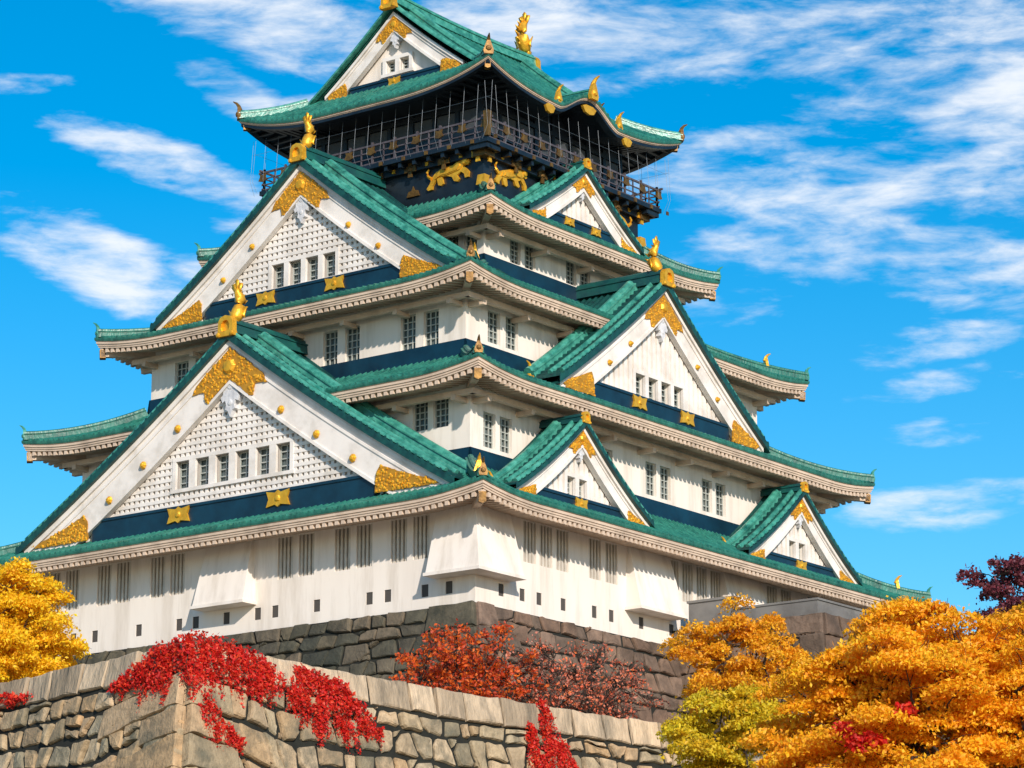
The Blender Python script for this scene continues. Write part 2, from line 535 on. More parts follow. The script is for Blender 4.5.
def make_roof(i):
    a, b, zc = E_[i]
    wa, wb = F[i + 1]
    la, lb = F[i]
    mb = MB()
    for s in 'ABCD':
        T = SM[s]
        L0, D0, L1, D1 = (b, a, wb, wa) if s in 'AC' else (a, b, wa, wb)
        cols = tile_columns(L0)
        n = 7
        rows = []
        for j in range(-1, n + 1):
            row = []
            for u, h in cols:
                tm = min(1.0, (L0 - abs(u)) / (L0 - L1))
                t = tm * max(j, 0) / n
                dc = L0 + (L1 - L0) * t - abs(u)
                z = zroof(i, t, max(0, dc)) + (.10 + h if j >= 0 else -.0)
                row.append(T(u, D0 + (D1 - D0) * t, z))
            rows.append(row)
        mb.grid(rows)
    roof = part(mb, 'roof', M['tile'], keep)
    ROOFS.append(roof)
    fm, rm = MB(), MB()
    for s in 'ABCD':
        L0, D0, over = (b, a, a - la) if s in 'AC' else (a, b, b - lb)
        extend_eave(fm, rm, SM[s], L0, D0, over, lambda u, L0=L0: zeave(i, L0 - abs(u)))
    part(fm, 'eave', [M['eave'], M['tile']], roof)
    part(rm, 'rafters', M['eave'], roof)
    for sx in (-1, 1):
        for sy in (-1, 1):
            path = []
            for k in range(11):
                t = .02 + .96 * k / 10
                path.append((sx * (a + (wa - a) * t), sy * (b + (wb - b) * t), zroof(i, t, 0) + .08))
            h = MB()
            h.sweep(path, stepped(.52, .5))
            part(h, 'hip_ridge', M['tile'], roof, False)
            d = Vector((sx * (a - wa), sy * (b - wb), 0)).normalized()
            far = not (sx < 0 and sy < 0)
            finial(roof, Vector(path[0]) + Vector((0, 0, .12)), d, .62, 'ridge' if far else 'oldgold')
            if i in (0, 2) and sy < 0:
                q = Vector(path[3]) + Vector((0, 0, .3))
                finial(roof, q, d, .72, 'gold')
            # corner rafter under the eave with a gilded end
            c = MB()
            p0 = Vector((sx * (a - .25), sy * (b - .25), zc - .60))
            p1 = Vector((sx * (la - .1), sy * (lb - .1), zc - .45))
            c.sweep([p0, p1], [(-.17, -.36), (.17, -.36), (.17, 0), (-.17, 0)])
            part(c, 'corner_rafter', M['eave'], roof)
            c = MB()
            dd = (p0 - p1).normalized()
            c.sweep([p0 - dd * .25, p0 + dd * .06], [(-.17, -.42), (0, -.50), (.17, -.42), (.17, .03), (-.17, .03)])
            part(c, 'rafter_cap', M['oldgold'], roof)
    return roof


for i in range(4):
    make_roof(i)


# ------------------------------------------------------------------ storeys with real window openings
def wall_holes(mb, T, u0, u1, z0, z1, d, holes, reveal=.3, depths=None):
    us = sorted({u0, u1, *[h[0] for h in holes], *[h[1] for h in holes]})
    zs = sorted({z0, z1, *[h[2] for h in holes], *[h[3] for h in holes]})
    for a, b in zip(us, us[1:]):
        for c, e in zip(zs, zs[1:]):
            um, zm = (a + b) / 2, (c + e) / 2
            if any(h[0] < um < h[1] and h[2] < zm < h[3] for h in holes):
                continue
            mb.poly([T(a, d, c), T(b, d, c), T(b, d, e), T(a, d, e)])
    for q, (a, b, c, e) in enumerate(holes):
        r = d - (depths[q] if depths else reveal)
        mb.poly([T(a, d, c), T(a, r, c), T(b, r, c), T(b, d, c)])
        mb.poly([T(a, d, e), T(b, d, e), T(b, r, e), T(a, r, e)])
        mb.poly([T(a, d, c), T(a, d, e), T(a, r, e), T(a, r, c)])
        mb.poly([T(b, d, c), T(b, r, c), T(b, r, e), T(b, d, e)])


def lattice_window(T, h, d, parent, kind):
    a, b, c, e = h
    mb = MB()
    mb.cur = 0
    k0 = .24 if kind == 'hole' else 0
    mb.box(T, a - .02, b + .02, d - .36 + k0, d - .28 + k0, c - .02, e + .02)
    mb.cur = 1
    if kind == 'bars':
        n = 4
        for k in range(n):
            x = a + (b - a) * (k + .5) / n
            w = (b - a) / n * .27
            mb.box(T, x - w, x + w, d - .2, d - .07, c, e)
        mb.box(T, a, b, d - .26, d - .21, e - .09, e)
    elif kind == 'hole':
        pass
    else:
        nx, nz = (3, 5) if kind == 'tall' else (2, 4)
        for k in range(nx + 1):
            x = a + (b - a) * k / nx
            x = min(max(x, a + .035), b - .035)
            mb.box(T, x - .026, x + .026, d - .22, d - .16, c, e)
        for k in range(nz + 1):
            z = c + (e - c) * k / nz
            z = min(max(z, c + .035), e - .035)
            mb.box(T, a, b, d - .215, d - .165, z - .025, z + .025)
    if kind == 'hole':
        return part(mb, 'loophole', M['hole'], parent)
    return part(mb, 'window', [M['barback'] if kind == 'bars' else M['glass'], M['greybar'] if kind == 'bars' else M['muntin']], parent)


def pairs(centres, w, gap, z0, z1, n=2):
    out = []
    for c in centres:
        tot = n * w + (n - 1) * gap
        for k in range(n):
            a = c - tot / 2 + k * (w + gap)
            out.append((a, a + w, z0, z1))
    return out


WIN = {
    (0, 'A'): pairs((-11.45, -7.9, -4.25, 4.05, 7.6, 11.0), .96, .36, 8.78, 10.80) ,
    (0, 'B'): pairs((-12.45, 12.45), 1.0, .28, 8.85, 10.80, 3) + pairs((-7.85, 7.85), 1.0, .36, 8.85, 10.80) + pairs((0,), .98, .28, 8.85, 10.80, 4),
    (1, 'A'): pairs((-10.3, 10.3, 0), .92, .33, 15.52, 17.05) ,
    (1, 'B'): pairs((-13.4, -5.1, 0, 5.1, 13.4), .94, .34, 14.55, 16.25),
    (2, 'A'): pairs((-7.55, -2.55, 2.55, 7.55), .94, .5, 20.5, 22.25),
    (2, 'B'): pairs((-10.0, -4.2, 4.2, 10.0), 1.0, .45, 20.7, 22.35),
    (3, 'A'): pairs((-6.3, 6.3), .8, .4, 26.75, 28.1) ,
    (3, 'B'): pairs((-4.85, 0, 4.85), .92, .34, 26.45, 27.75),
}
LOOP = {'A': [10.6, 9.1, 6.1, 3.4, 2.3, .3, -1.7, -2.8, -5.4, -8.6, -9.7, -11.9, -13.3],
        'B': [-15.9, -14.3, -13.0, -11.1, -8.6, -7.2, -4.7, -2.1, 1.5, 4.5, 7.4, 9.4, 11.2, 13.4]}
ZR = [(BASEZ, 11.35), (13.1, 17.75), (19.2, 23.4), (25.0, 28.4)]
for i in range(4):
    wa, wb = F[i]
    mb = MB()
    holes = {}
    for s in 'ABCD':
        Lh, d = (wb, wa) if s in 'AC' else (wa, wb)
        hs = [(h, 'bars' if i == 0 else 'tall') for h in WIN.get((i, s), [])]
        if i == 0 and s in LOOP:
            # measured positions on side A count towards the far corner
            for x in LOOP[s]:
                u = -x if s == 'A' else x
                hs.append(((u - .2, u + .2, 6.98, 7.56), 'hole'))
        # windows of side A are listed from the far corner as negative u
        holes[s] = hs
        wall_holes(mb, SM[s], -Lh, Lh, ZR[i][0], ZR[i][1], d, [h for h, _ in hs], .38, [.13 if q == 'hole' else .38 for _, q in hs])
    st = part(mb, 'storey', M['plaster'], keep)
    for s in 'AB':
        d = wa if s == 'A' else wb
        for h, k in holes[s]:
            lattice_window(SM[s], h, d, st, k)
    # navy flashing round the foot of the storey, a beam and brackets under the eave
    if i > 0:
        fl = MB()
        z0, z1 = TOPZ[i - 1] - .12, TOPZ[i - 1] + .88
        for s in 'ABCD':
            Lh, d = (wb, wa) if s in 'AC' else (wa, wb)
            T = SM[s]
            fl.hexa([T(-Lh - .16, d - .02, z0), T(Lh + .16, d - .02, z0), T(Lh + .16, d + .16, z0), T(-Lh - .16, d + .16, z0),
                     T(-Lh - .07, d - .02, z1), T(Lh + .07, d - .02, z1), T(Lh + .07, d + .07, z1), T(-Lh - .07, d + .07, z1)])
        part(fl, 'flashing_band', M['navy'], st)
    zt = E_[i][2] - RISE - .40
    bm = MB()
    for s in 'ABCD' if i else '':
        Lh, d = (wb, wa) if s in 'AC' else (wa, wb)
        T = SM[s]
        if i:
            bm.box(T, -Lh - .75, Lh + .75, d + .52, d + .76, zt - .48, zt - .22)
        n = int(2 * Lh / 3.3)
        for k in range(n + 1):
            u = -Lh + .3 + (2 * Lh - .6) * k / n
            bm.box(T, u - .13, u + .13, d - .1, d + .95, zt - .70 + .3 * (i == 0), zt - .46 + .3 * (i == 0))
    if i:
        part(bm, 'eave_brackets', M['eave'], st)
    if i == 0:
        storey1 = st


# projecting bays on the first storey
def bay(T, u0, u1, d, corner=0):
    mb = MB()
    zt, zb = 10.95, 7.85
    o0, o1 = .12, .92

    def ring(z, o, grow):
        return [T(u0 - grow, d - .05, z), T(u1 + grow, d - .05, z), T(u1 + grow, d + o, z), T(u0 - grow, d + o, z)]
    mb.hexa(ring(zb, o1, .12) + ring(zt, o0, -.05))
    mb.hexa([Vector(p) for p in ring(zb - .13, o1 + .08, .2)] + [Vector(p) for p in ring(zb + .02, o1 + .08, .2)])
    part(mb, 'projecting_bay', M['plaster'], storey1)


bay(SM['A'], -1.6, 1.42, 17.85)
bay(SM['B'], -5.9, -2.35, 14.80)
bay(SM['B'], 2.35, 5.9, 14.80)
for sx, sy in ((-1, -1), (1, -1), (-1, 1)):
    mb = MB()
    cx, cy = sx * 17.85, sy * 14.80
    zt, zb = 10.95, 7.85

    def q(z, o, ln, cx=cx, cy=cy, sx=sx, sy=sy):
        lb = ln + .35
        return [(cx + sx * o, cy + sy * o, z), (cx - sx * lb, cy + sy * o, z), (cx - sx * lb, cy - sy * .05, z), (cx - sx * .05, cy - sy * .05, z),
                (cx - sx * .05, cy - sy * ln, z), (cx + sx * o, cy - sy * ln, z)]
    for (z0, o0, l0, z1, o1, l1) in ((zb, .92, 2.15, zt, .12, 2.1), (zb - .13, 1.0, 2.23, zb + .02, 1.0, 2.23)):
        A, B = q(z0, o0, l0), q(z1, o1, l1)
        a = [mb.vert(p) for p in A]
        b = [mb.vert(p) for p in B]
        mb.face(a[::-1])
        mb.face(b)
        for k in range(6):
            j = (k + 1) % 6
            mb.face((a[k], a[j], b[j], b[k]))
    part(mb, 'projecting_bay', M['plaster'], storey1)


# ------------------------------------------------------------------ gables
def inside(p, poly):
    x, y = p
    c = False
    for i in range(len(poly)):
        x1, y1 = poly[i]
        x2, y2 = poly[i - 1]
        if (y1 > y) != (y2 > y) and x < (x2 - x1) * (y - y1) / (y2 - y1) + x1:
            c = not c
    return c


def filigree(mb, T, poly, d, r, n, rnd):
    """gilded openwork: a thin plate of ragged outline under scrolls of small lumps"""
    out = []
    for i in range(len(poly)):
        a, b = Vector(poly[i]), Vector(poly[(i + 1) % len(poly)])
        m = max(1, int((b - a).length / (r * 1.6)))
        for k in range(m):
            p = a.lerp(b, k / m)
            out.append((p.x + rnd.uniform(-.3, .3) * r, p.y + rnd.uniform(-.3, .3) * r))
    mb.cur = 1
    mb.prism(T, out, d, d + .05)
    mb.cur = 0
    us, zs = [p[0] for p in poly], [p[1] for p in poly]
    k = t = 0
    while k < n and t < n * 30:
        t += 1
        u, z = rnd.uniform(min(us), max(us)), rnd.uniform(min(zs), max(zs))
        if inside((u, z), poly):
            mb.lump(T, u, d + .04, z, r * rnd.uniform(.5, 1.1), r * rnd.uniform(.5, .9))
            k += 1


def shachi(T, d, z, s=1.0):
    """gilded dolphin-fish: head down on the ridge end, tail thrown up"""
    mb = MB()
    pts = [(0.25, .35), (.18, .60), (-.02, .92), (-.20, 1.28), (-.22, 1.66), (-.08, 1.98), (.10, 2.22), (.16, 2.40)]
    rad = [.30, .40, .44, .42, .36, .29, .20, .10]
    path = [T(0, d + a * s, z + b * s) for a, b in pts]
    mb.tube(path, [r * s for r in rad], 10)
    mb.tube([T(0, d + .2 * s, z + .36 * s), T(0, d + .55 * s, z + .34 * s), T(0, d + .75 * s, z + .46 * s)], [.30 * s, .22 * s, .10 * s], 8)   # snout
    for sx in (-1, 1):   # side fins and tail lobes
        mb.prism(lambda u, dd, zz: T(sx * (u * s), d + dd * s, z + zz * s), [(.3, .75), (.72, 1.18), (.55, .72), (.62, .5)], -.02, .06)
        mb.prism(lambda u, dd, zz: T(sx * (u * s), d + dd * s, z + zz * s), [(.0, 2.2), (.16, 2.75), (.44, 2.66), (.30, 2.3), (.10, 2.0)], .06, .14)
    for k in range(6):   # dorsal spikes
        a, b = pts[k + 1]
        c = Vector(T(0, d + (a - rad[k + 1] * .8) * s, z + b * s))
        tip = Vector(T(0, d + (a - rad[k + 1] - .26) * s, z + (b + .2) * s))
        mb.tube([c, tip], [.12 * s, .02 * s], 5)
    mb.prism(lambda u, dd, zz: T(u * s, d + dd * s, z + zz * s), [(-.05, 2.25), (-.14, 2.85), (0, 3.0), (.14, 2.85), (.05, 2.25)], .08, .15)
    return mb


def onigawara(T, d, z, s=1.0):
    """gilded ridge-end arch with a round boss hole"""
    mb = MB()
    O = [(-.62, 0), (.62, 0), (.52, .35), (.50, .85), (.36, 1.08), (0, 1.18), (-.36, 1.08), (-.50, .85), (-.52, .35)]
    I = [(-.26, .3), (.26, .3), (.30, .5), (.27, .72), (.16, .86), (0, .9), (-.16, .86), (-.27, .72), (-.30, .5)]
    n = len(O)
    for dd, flip in ((d + .28 * s, 0), (d - .1 * s, 1)):
        o = [mb.vert(T(u * s, dd, z + v * s)) for u, v in O]
        q = [mb.vert(T(u * s, dd, z + v * s)) for u, v in I]
        for k in range(n):
            j = (k + 1) % n
            mb.face((o[k], o[j], q[j], q[k]))
        if flip == 0:
            fo, fi = o, q
        else:
            bo, bi = o, q
    for k in range(n):
        j = (k + 1) % n
        mb.face((fo[k], fo[j], bo[j], bo[k]))
        mb.face((fi[k], fi[j], bi[j], bi[k]))
    mb.prism(T, [(u * s, z + v * s) for u, v in I], d - .05 * s, d + .12 * s)
    for sx in (-1, 1):
        mb.lump(T, sx * .50 * s, d + .28 * s, z + .12 * s, .14 * s, .1 * s)
    return mb


rg = random.Random(4)


def make_gable(side, u0, df, za, zf, Wd, dback, wv, nwin, winw, winp, wz, band, blat, big, k=.08, plates=2, crest=1.0, bosses=3, ridge_h=.8, orn='shachi', osz=1.0, irimoya=None):
    crest *= .88
    k = max(k, .12)
    T0 = SM[side]

    def T(u, d, z):
        return T0(u0 + u, d, z)
    g = irimoya or (lambda v: za - (za - zf) * ((1 + k) * abs(v) / Wd - k * (abs(v) / Wd) ** 2))
    wd = df - .42
    zb = zf - .55
    rise = .38 if osz > .7 else .24
    # wall behind the bargeboards, with window openings
    wins = []
    tot = (nwin - 1) * winp + winw
    for q in range(nwin):
        a = -tot / 2 + q * winp
        wins.append((a, a + winw, wz[0], wz[1]))
    mb = MB()
    edges = sorted({-Wd, 0, Wd, *[w[0] for w in wins], *[w[1] for w in wins], *[-Wd + 2 * Wd * q / 24 for q in range(25)]})
    for a, b in zip(edges, edges[1:]):
        ta, tb = max(zb, g(a) - .25), max(zb, g(b) - .25)
        inw = [w for w in wins if w[0] <= a + 1e-6 and b <= w[1] + 1e-6]
        if inw:
            w = inw[0]
            mb.poly([T(a, wd, zb), T(b, wd, zb), T(b, wd, w[2]), T(a, wd, w[2])])
            mb.poly([T(a, wd, w[3]), T(b, wd, w[3]), T(b, wd, tb), T(a, wd, ta)])
        else:
            mb.poly([T(a, wd, zb), T(b, wd, zb), T(b, wd, tb), T(a, wd, ta)])
    for w in wins:   # reveals
        a, b, c, e = w
        r = wd - .3
        mb.poly([T(a, wd, c), T(a, r, c), T(b, r, c), T(b, wd, c)])
        mb.poly([T(a, wd, e), T(b, wd, e), T(b, r, e), T(a, r, e)])
        mb.poly([T(a, wd, c), T(a, wd, e), T(a, r, e), T(a, r, c)])
        mb.poly([T(b, wd, c), T(b, r, c), T(b, r, e), T(b, wd, e)])
    ga = part(mb, 'gable', M['recess'] if blat == 'grid' else M['plaster'], keep)
    for w in wins:
        lattice_window(lambda u, d, z: T(u, d, z), w, wd, ga, 'small')
    # window surround
    if nwin:
        fr = MB()
        a, b = wins[0][0], wins[-1][1]
        fr.box(T, a - .22, b + .22, wd - .02, wd + .17, wz[1], wz[1] + .2)
        fr.box(T, a - .3, b + .3, wd - .02, wd + .2, wz[0] - .18, wz[0])
        xs = [a - .22] + [w[1] for w in wins]
        xe = [w[0] for w in wins] + [b + .22]
        for p, q in zip(xs, xe):
            fr.box(T, p, q, wd - .02, wd + .165, wz[0], wz[1])
        part(fr, 'window_surround', M['board'], ga)
    # lattice
    lt = MB()
    if blat in ('grid', 'batten'):
        st = .335 if blat == 'grid' else .42
        lim = lambda v: g(v) - wv + .15
        n = int(Wd / st)
        bw = .085 if blat == 'grid' else .13

        def cuts(lo, hi, u, horiz):
            segs = [(lo, hi)]
            for w in wins:
                lo_, hi_, c0, c1 = (w[2] - .18, w[3] + .2, wins[0][0] - .22, wins[-1][1] + .22) if not horiz else (wins[0][0] - .22, wins[-1][1] + .22, w[2] - .18, w[3] + .2)
                if c0 < u < c1:
                    ns = []
                    for s0, s1 in segs:
                        if s1 <= lo_ or s0 >= hi_:
                            ns.append((s0, s1))
                        else:
                            if s0 < lo_:
                                ns.append((s0, lo_))
                            if s1 > hi_:
                                ns.append((hi_, s1))
                    segs = ns
                    break
            return segs
        for q in range(-n, n + 1):
            u = q * st
            t = lim(u)
            if t > zb + .3:
                for s0, s1 in cuts(zb, t, u, False):
                    lt.box(T, u - bw, u + bw, wd + .005, wd + .11, s0, s1)
        if blat == 'grid':
            z = band[1] + .12
            while z < za - wv:
                lo, hi = 0, Wd
                for _ in range(20):
                    mid = (lo + hi) / 2
                    if lim(mid) > z:
                        lo = mid
                    else:
                        hi = mid
                if lo > .3:
                    for s0, s1 in cuts(-lo, lo, z, True):
                        lt.box(T, s0, s1, wd + .003, wd + .135, z - .085, z + .085)
                z += st
        part(lt, 'lattice' if blat == 'grid' else 'battens', M['board'], ga)
    # bargeboards
    N = 22
    for sg in (-1, 1):
        bb = MB()

        def strip(o0, o1, d0, d1, lowclip=True):
            rows = []
            for q in range(N + 1):
                v = Wd * 1.0 * q / N
                zt_, zb_ = g(v) - o0, g(v) - o1
                zt_, zb_ = max(zt_, zb), max(zb_, zb)
                u = sg * v
                rows.append([T(u, d0, zt_), T(u, d1, zt_), T(u, d1, zb_), T(u, d0, zb_), T(u, d0, zt_)])
            bb.grid(rows)
        strip(.02, wv, df - .22, df)
        strip(-.02, .30 * max(.6, wv / 2.3), df - .25, df + .12)
        strip(.46 * wv / 2.3 + .1, .62 * wv / 2.3 + .1, df - .2, df + .05)
        strip(wv - .14, wv + .05, df - .25, df + .06)
        part(bb, 'bargeboard', M['board'], ga)
    # gilding on the boards
    c = crest
    cr = MB()
    t0 = za - .45 * c
    sl = (za - zf) / Wd

    def ze(u, off):
        return g(u) - off
    poly = [(0, t0), (1.15 * c, ze(1.15 * c, .42 * c)), (2.5 * c, ze(2.5 * c, .5 * c)), (2.75 * c, ze(2.7 * c, .85 * c)), (1.9 * c, ze(1.9 * c, 1.35 * c)), (1.75 * c, ze(1.75 * c, 2.1 * c)), (1.5 * c, ze(1.5 * c, 2.3 * c)), (.75 * c, ze(.7 * c, 2.25 * c)),
            (0, za - 2.25 * c)]
    poly = poly + [(-u, z) for u, z in poly[-2:0:-1]]
    filigree(cr, T, poly, df + .02, .095 * max(.65, c), int(230 * c) + 26, rg)
    cr.lump(T, 0, df + .08, za - 1.5 * c, .46 * c, .22 * c)
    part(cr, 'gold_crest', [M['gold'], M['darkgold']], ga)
    bz1 = band[1]
    for sg in (-1, 1):
        fg = MB()
        v1 = Wd * .965
        # where the board's lower edge meets the band
        v0 = Wd * .675
        pl = [(sg * v0, band[0] - .12), (sg * v0 * 1.01, bz1), (sg * Wd * .70, min(g(Wd * .70) - .5 * wv, bz1 + .25 * wv)), (sg * Wd * .76, g(Wd * .76) - .42 * wv), (sg * Wd * .80, g(Wd * .80) - .36 * wv), (sg * v1, max(g(v1) - .12, band[0] - .05)),
              (sg * Wd * .93, band[0] - .12)]
        if sg < 0:
            pl = pl[::-1]
        filigree(fg, T, pl, df + .04, .10 * max(.7, c), int(120 * c) + 18, rg)
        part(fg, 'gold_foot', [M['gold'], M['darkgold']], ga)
        for q in range(bosses):
            v = Wd * (.245 + .165 * q) if bosses == 3 else Wd * (.33 + .2 * q)
            bs = MB()
            bs.lump(T, sg * v, df + .05, g(v) - wv * .74, .25 * max(.6, c), .12)
            bs.lump(T, sg * v, df + .15, g(v) - wv * .74, .15 * max(.6, c), .08)
            part(bs, 'gold_boss', M['gold'], ga)
    # carved pendant
    pd = MB()
    zc = za - 2.2 * c
    pp = [(0, .25), (.35, .02), (.62, -.2), (.98, -.28), (1.02, -.55), (.80, -.66), (.62, -.62), (.66, -.85), (.84, -1.05), (.70, -1.3), (.46, -1.2), (.36, -1.45), (.44, -1.7), (.2, -1.8), (0, -2.15)]
    pp = pp + [(-a, b) for a, b in pp[-2:0:-1]]
    pd.prism(T, [(a * c * .82, zc + b * c) for a, b in pp][::-1], wd + .1, df - .02)
    for (a, b, r) in ((0, -.35, .30), (.55, -.5, .18), (-.55, -.5, .18), (0, -1.35, .2)):
        pd.lump(T, a * c, df - .03, zc + b * c, r * c, .07 * c, 10)
    for sg in (-1, 1):
        pd.prism(T, [(sg * a * c, zc + b * c) for a, b in ((.7, -.5), (1.7, -.75), (2.6, -1.45), (2.45, -1.62), (1.5, -1.15), (.7, -.9))][::sg], wd + .13, wd + .24)
    part(pd, 'gable_pendant', M['pendant'], ga)
    # navy band with gilded plates
    bd = MB()
    vb = Wd * .665
    bd.box(T, -vb, vb, wd - .02, wd + .34, band[0] - .35, band[1])
    bd.box(T, -vb - .02, vb + .02, wd - .03, wd + .40, band[1] - .12, band[1] + .02)
    part(bd, 'navy_band', M['navy'], ga)
    h = band[1] - band[0]
    for q in range(plates):
        u = 0 if plates == 1 else (-1 + 2 * q / (plates - 1)) * Wd * .235
        pm = MB()
        w = h * .85
        pm.prism(T, [(u - w, band[0] + .05 * h), (u - w * .25, band[0] + .16 * h), (u, band[0] + .02 * h), (u + w * .25, band[0] + .16 * h), (u + w, band[0] + .05 * h), (u + w * .8, band[0] + .5 * h), (u + w, band[1] - .05 * h),
                     (u + w * .25, band[1] - .16 * h), (u, band[1] - .02 * h), (u - w * .25, band[1] - .16 * h), (u - w, band[1] - .05 * h), (u - w * .8, band[0] + .5 * h)], wd + .33, wd + .44)
        pm.lump(T, u, wd + .44, (band[0] + band[1]) / 2, h * .2, .08)
        part(pm, 'band_plate', M['gold'], ga)
    if irimoya:
        return ga
    # roof slopes
    rt_ = MB()
    S1 = 1.04
    dv = df + .32
    din = df - 1.75 * max(.6, osz)
    for sg in (-1, 1):
        L = Wd * S1
        # tiles of the main field run from the ridge down
        npitch = max(1, int(round((din - dback) / .4)))
        pit = (din - dback) / npitch
        cols = []
        for q in range(npitch):
            for a, hh in TILE:
                cols.append((dback + (q + a) * pit, hh))
        cols.append((din, 0))
        rows = []
        for q in range(15):
            v = L * q / 14
            rows.append([T(sg * v, d, g(v) + rise - .04 + hh) for d, hh in cols])
        rt_.grid(rows)
        # verge tiles lie across the slope edge
        ts = int(L / .36)
        rows = []
        for q in range(ts):
            for a, hh in TILE:
                v = L * (q + a) / ts
                z = g(v) + rise + hh
                rows.append([T(sg * v, dv, g(v) + .02), T(sg * v, dv, z), T(sg * v, din, z)])
        rt_.grid(rows)
        rows = []
        for q in range(15):
            v = L * q / 14
            rows.append([T(sg * v, dv, g(v) + .02), T(sg * v, wd, g(v) + .02)])
        rt_.grid(rows)
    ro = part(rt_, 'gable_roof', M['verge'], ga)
    for sg in (-1, 1):
        L = Wd * .985
        r1, r2 = MB(), MB()
        p1, p2, p3 = [], [], []
        for q in range(17):
            v = .15 + (L - .15) * q / 16
            p1.append(T(sg * v, dv - .16, g(v) + rise + .05))
            p2.append(T(sg * v, din - .18, g(v) + rise - .05))
            p3.append(T(sg * v, df - .62 * max(.6, osz), g(v) + rise + .05))
        r1.sweep(p1, half(.26, .17))
        r1.sweep(p3, half(.26, .20))
        part(r1, 'verge_ridge', M['ridge'], ga)
        r2.sweep(p2, stepped(.80 * max(.7, osz), .66 * max(.7, osz)))
        part(r2, 'descending_ridge', M['ridge'], ga)
        e = Vector(p2[-1])
        dirv = e - Vector(p2[-4])
        dirv.z = 0
        finial(ga, e + Vector((0, 0, .02)), dirv, .85 * max(.8, osz), 'gold', 'gold_finial')
    rd = MB()
    zr = za + rise - .05
    rd.sweep([T(0, df + .25, zr), T(0, dback, zr)], [(a, b) for a, b in stepped(.75 * max(.75, osz), ridge_h)])
    part(rd, 'ridge', M['darkridge'], ga)
    on = onigawara(T, df + .22, za + .12, (.9 if orn == 'shachi' else .8) * osz)
    part(on, 'ridge_end_plate', M['gold'], ga)
    if orn == 'shachi':
        part(shachi(T, df - .45, za + .75, .82 * osz), 'dolphin_ornament', M['gold'], ga, True)
    return ga


#          side u0    df     apex   foot   W     back  wv   windows            z window        band           lattice
make_gable('A', 0, 18.30, 20.93, 12.00, 13.75, 12.9, 2.15, 6, .88, 1.31, (13.98, 15.38), (12.20, 13.06), 'grid', True)
make_gable('A', 0, 13.30, 31.23, 24.10, 9.75, 6.9, 1.65, 4, .82, 1.14, (25.08, 26.35), (24.22, 24.96), 'grid', True, crest=.80, osz=.9, bosses=2)
make_gable('B', 0, 13.10, 25.40, 18.70, 9.15, 7.7, 1.5, 4, .84, 1.14, (19.40, 20.62), (18.66, 19.38), 'batten', True, crest=.72, osz=.9, bosses=2)
for u in (-9.85, 9.85):
    make_gable('B', u, 15.00, 16.05, 12.05, 5.5, 12.6, 1.0, 2, .64, .95, (12.62, 13.55), (11.98, 12.56), 'batten', False, crest=.45, osz=.62, plates=1, bosses=0, ridge_h=.45, orn='plate', k=.22)
make_gable('B', 0, 8.10, 32.73, 29.38, 5.05, 6.7, 1.05, 0, .5, .9, (30.5, 31.2), (29.46, 29.94), 'batten', False, crest=.42, osz=.62, plates=2, bosses=0, ridge_h=.45, orn='plate', k=.15)

# ------------------------------------------------------------------ top storey
ta, tb = F[4]
mb = MB()
for s in 'ABCD':
    Lh, d = (tb, ta) if s in 'AC' else (ta, tb)
    wall_holes(mb, SM[s], -Lh, Lh, 29.9, 32.7, d, [])
top = part(mb, 'top_storey', M['black'], keep)
mb = MB()
ua, ub = ta - .7, tb - .7
for s in 'ABCD':
    Lh, d = (ub, ua) if s in 'AC' else (ua, ub)
    T = SM[s]
    wall_holes(mb, T, -Lh, Lh, 32.6, 36.6, d, [])
    for k in range(9):   # posts
        u = -Lh + 2 * Lh * k / 8
        mb.box(T, u - .12, u + .12, d - .02, d + .1, 32.7, 36.2)
    mb.box(T, -Lh, Lh, d + .0, d + .13, 35.1, 35.35)
    mb.box(T, -Lh, Lh, d + .0, d + .13, 33.7, 33.9)
part(mb, 'upper_wall', M['black'], top)
mb = MB()
for s in 'ABCD':
    Lh, d = (ub, ua) if s in 'AC' else (ua, ub)
    for k in range(8):
        u = -Lh + 2 * Lh * (k + .5) / 8
        w = Lh / 8 - .18
        mb.box(SM[s], u - w, u + w, d - .02, d + .04, 33.95, 35.05)
part(mb, 'shutter_panels', M['panel'], top)
fl = MB()
for s in 'ABCD':
    Lh, d = (tb, ta) if s in 'AC' else (ta, tb)
    T = SM[s]
    fl.box(T, -Lh - .12, Lh + .12, d - .02, d + .12, TOPZ[3] - .1, TOPZ[3] + .35)
    fl.box(T, -Lh - .3, Lh + .3, d - .02, d + .3, 32.02, 32.42)
part(fl, 'wall_beam', M['black'], top)

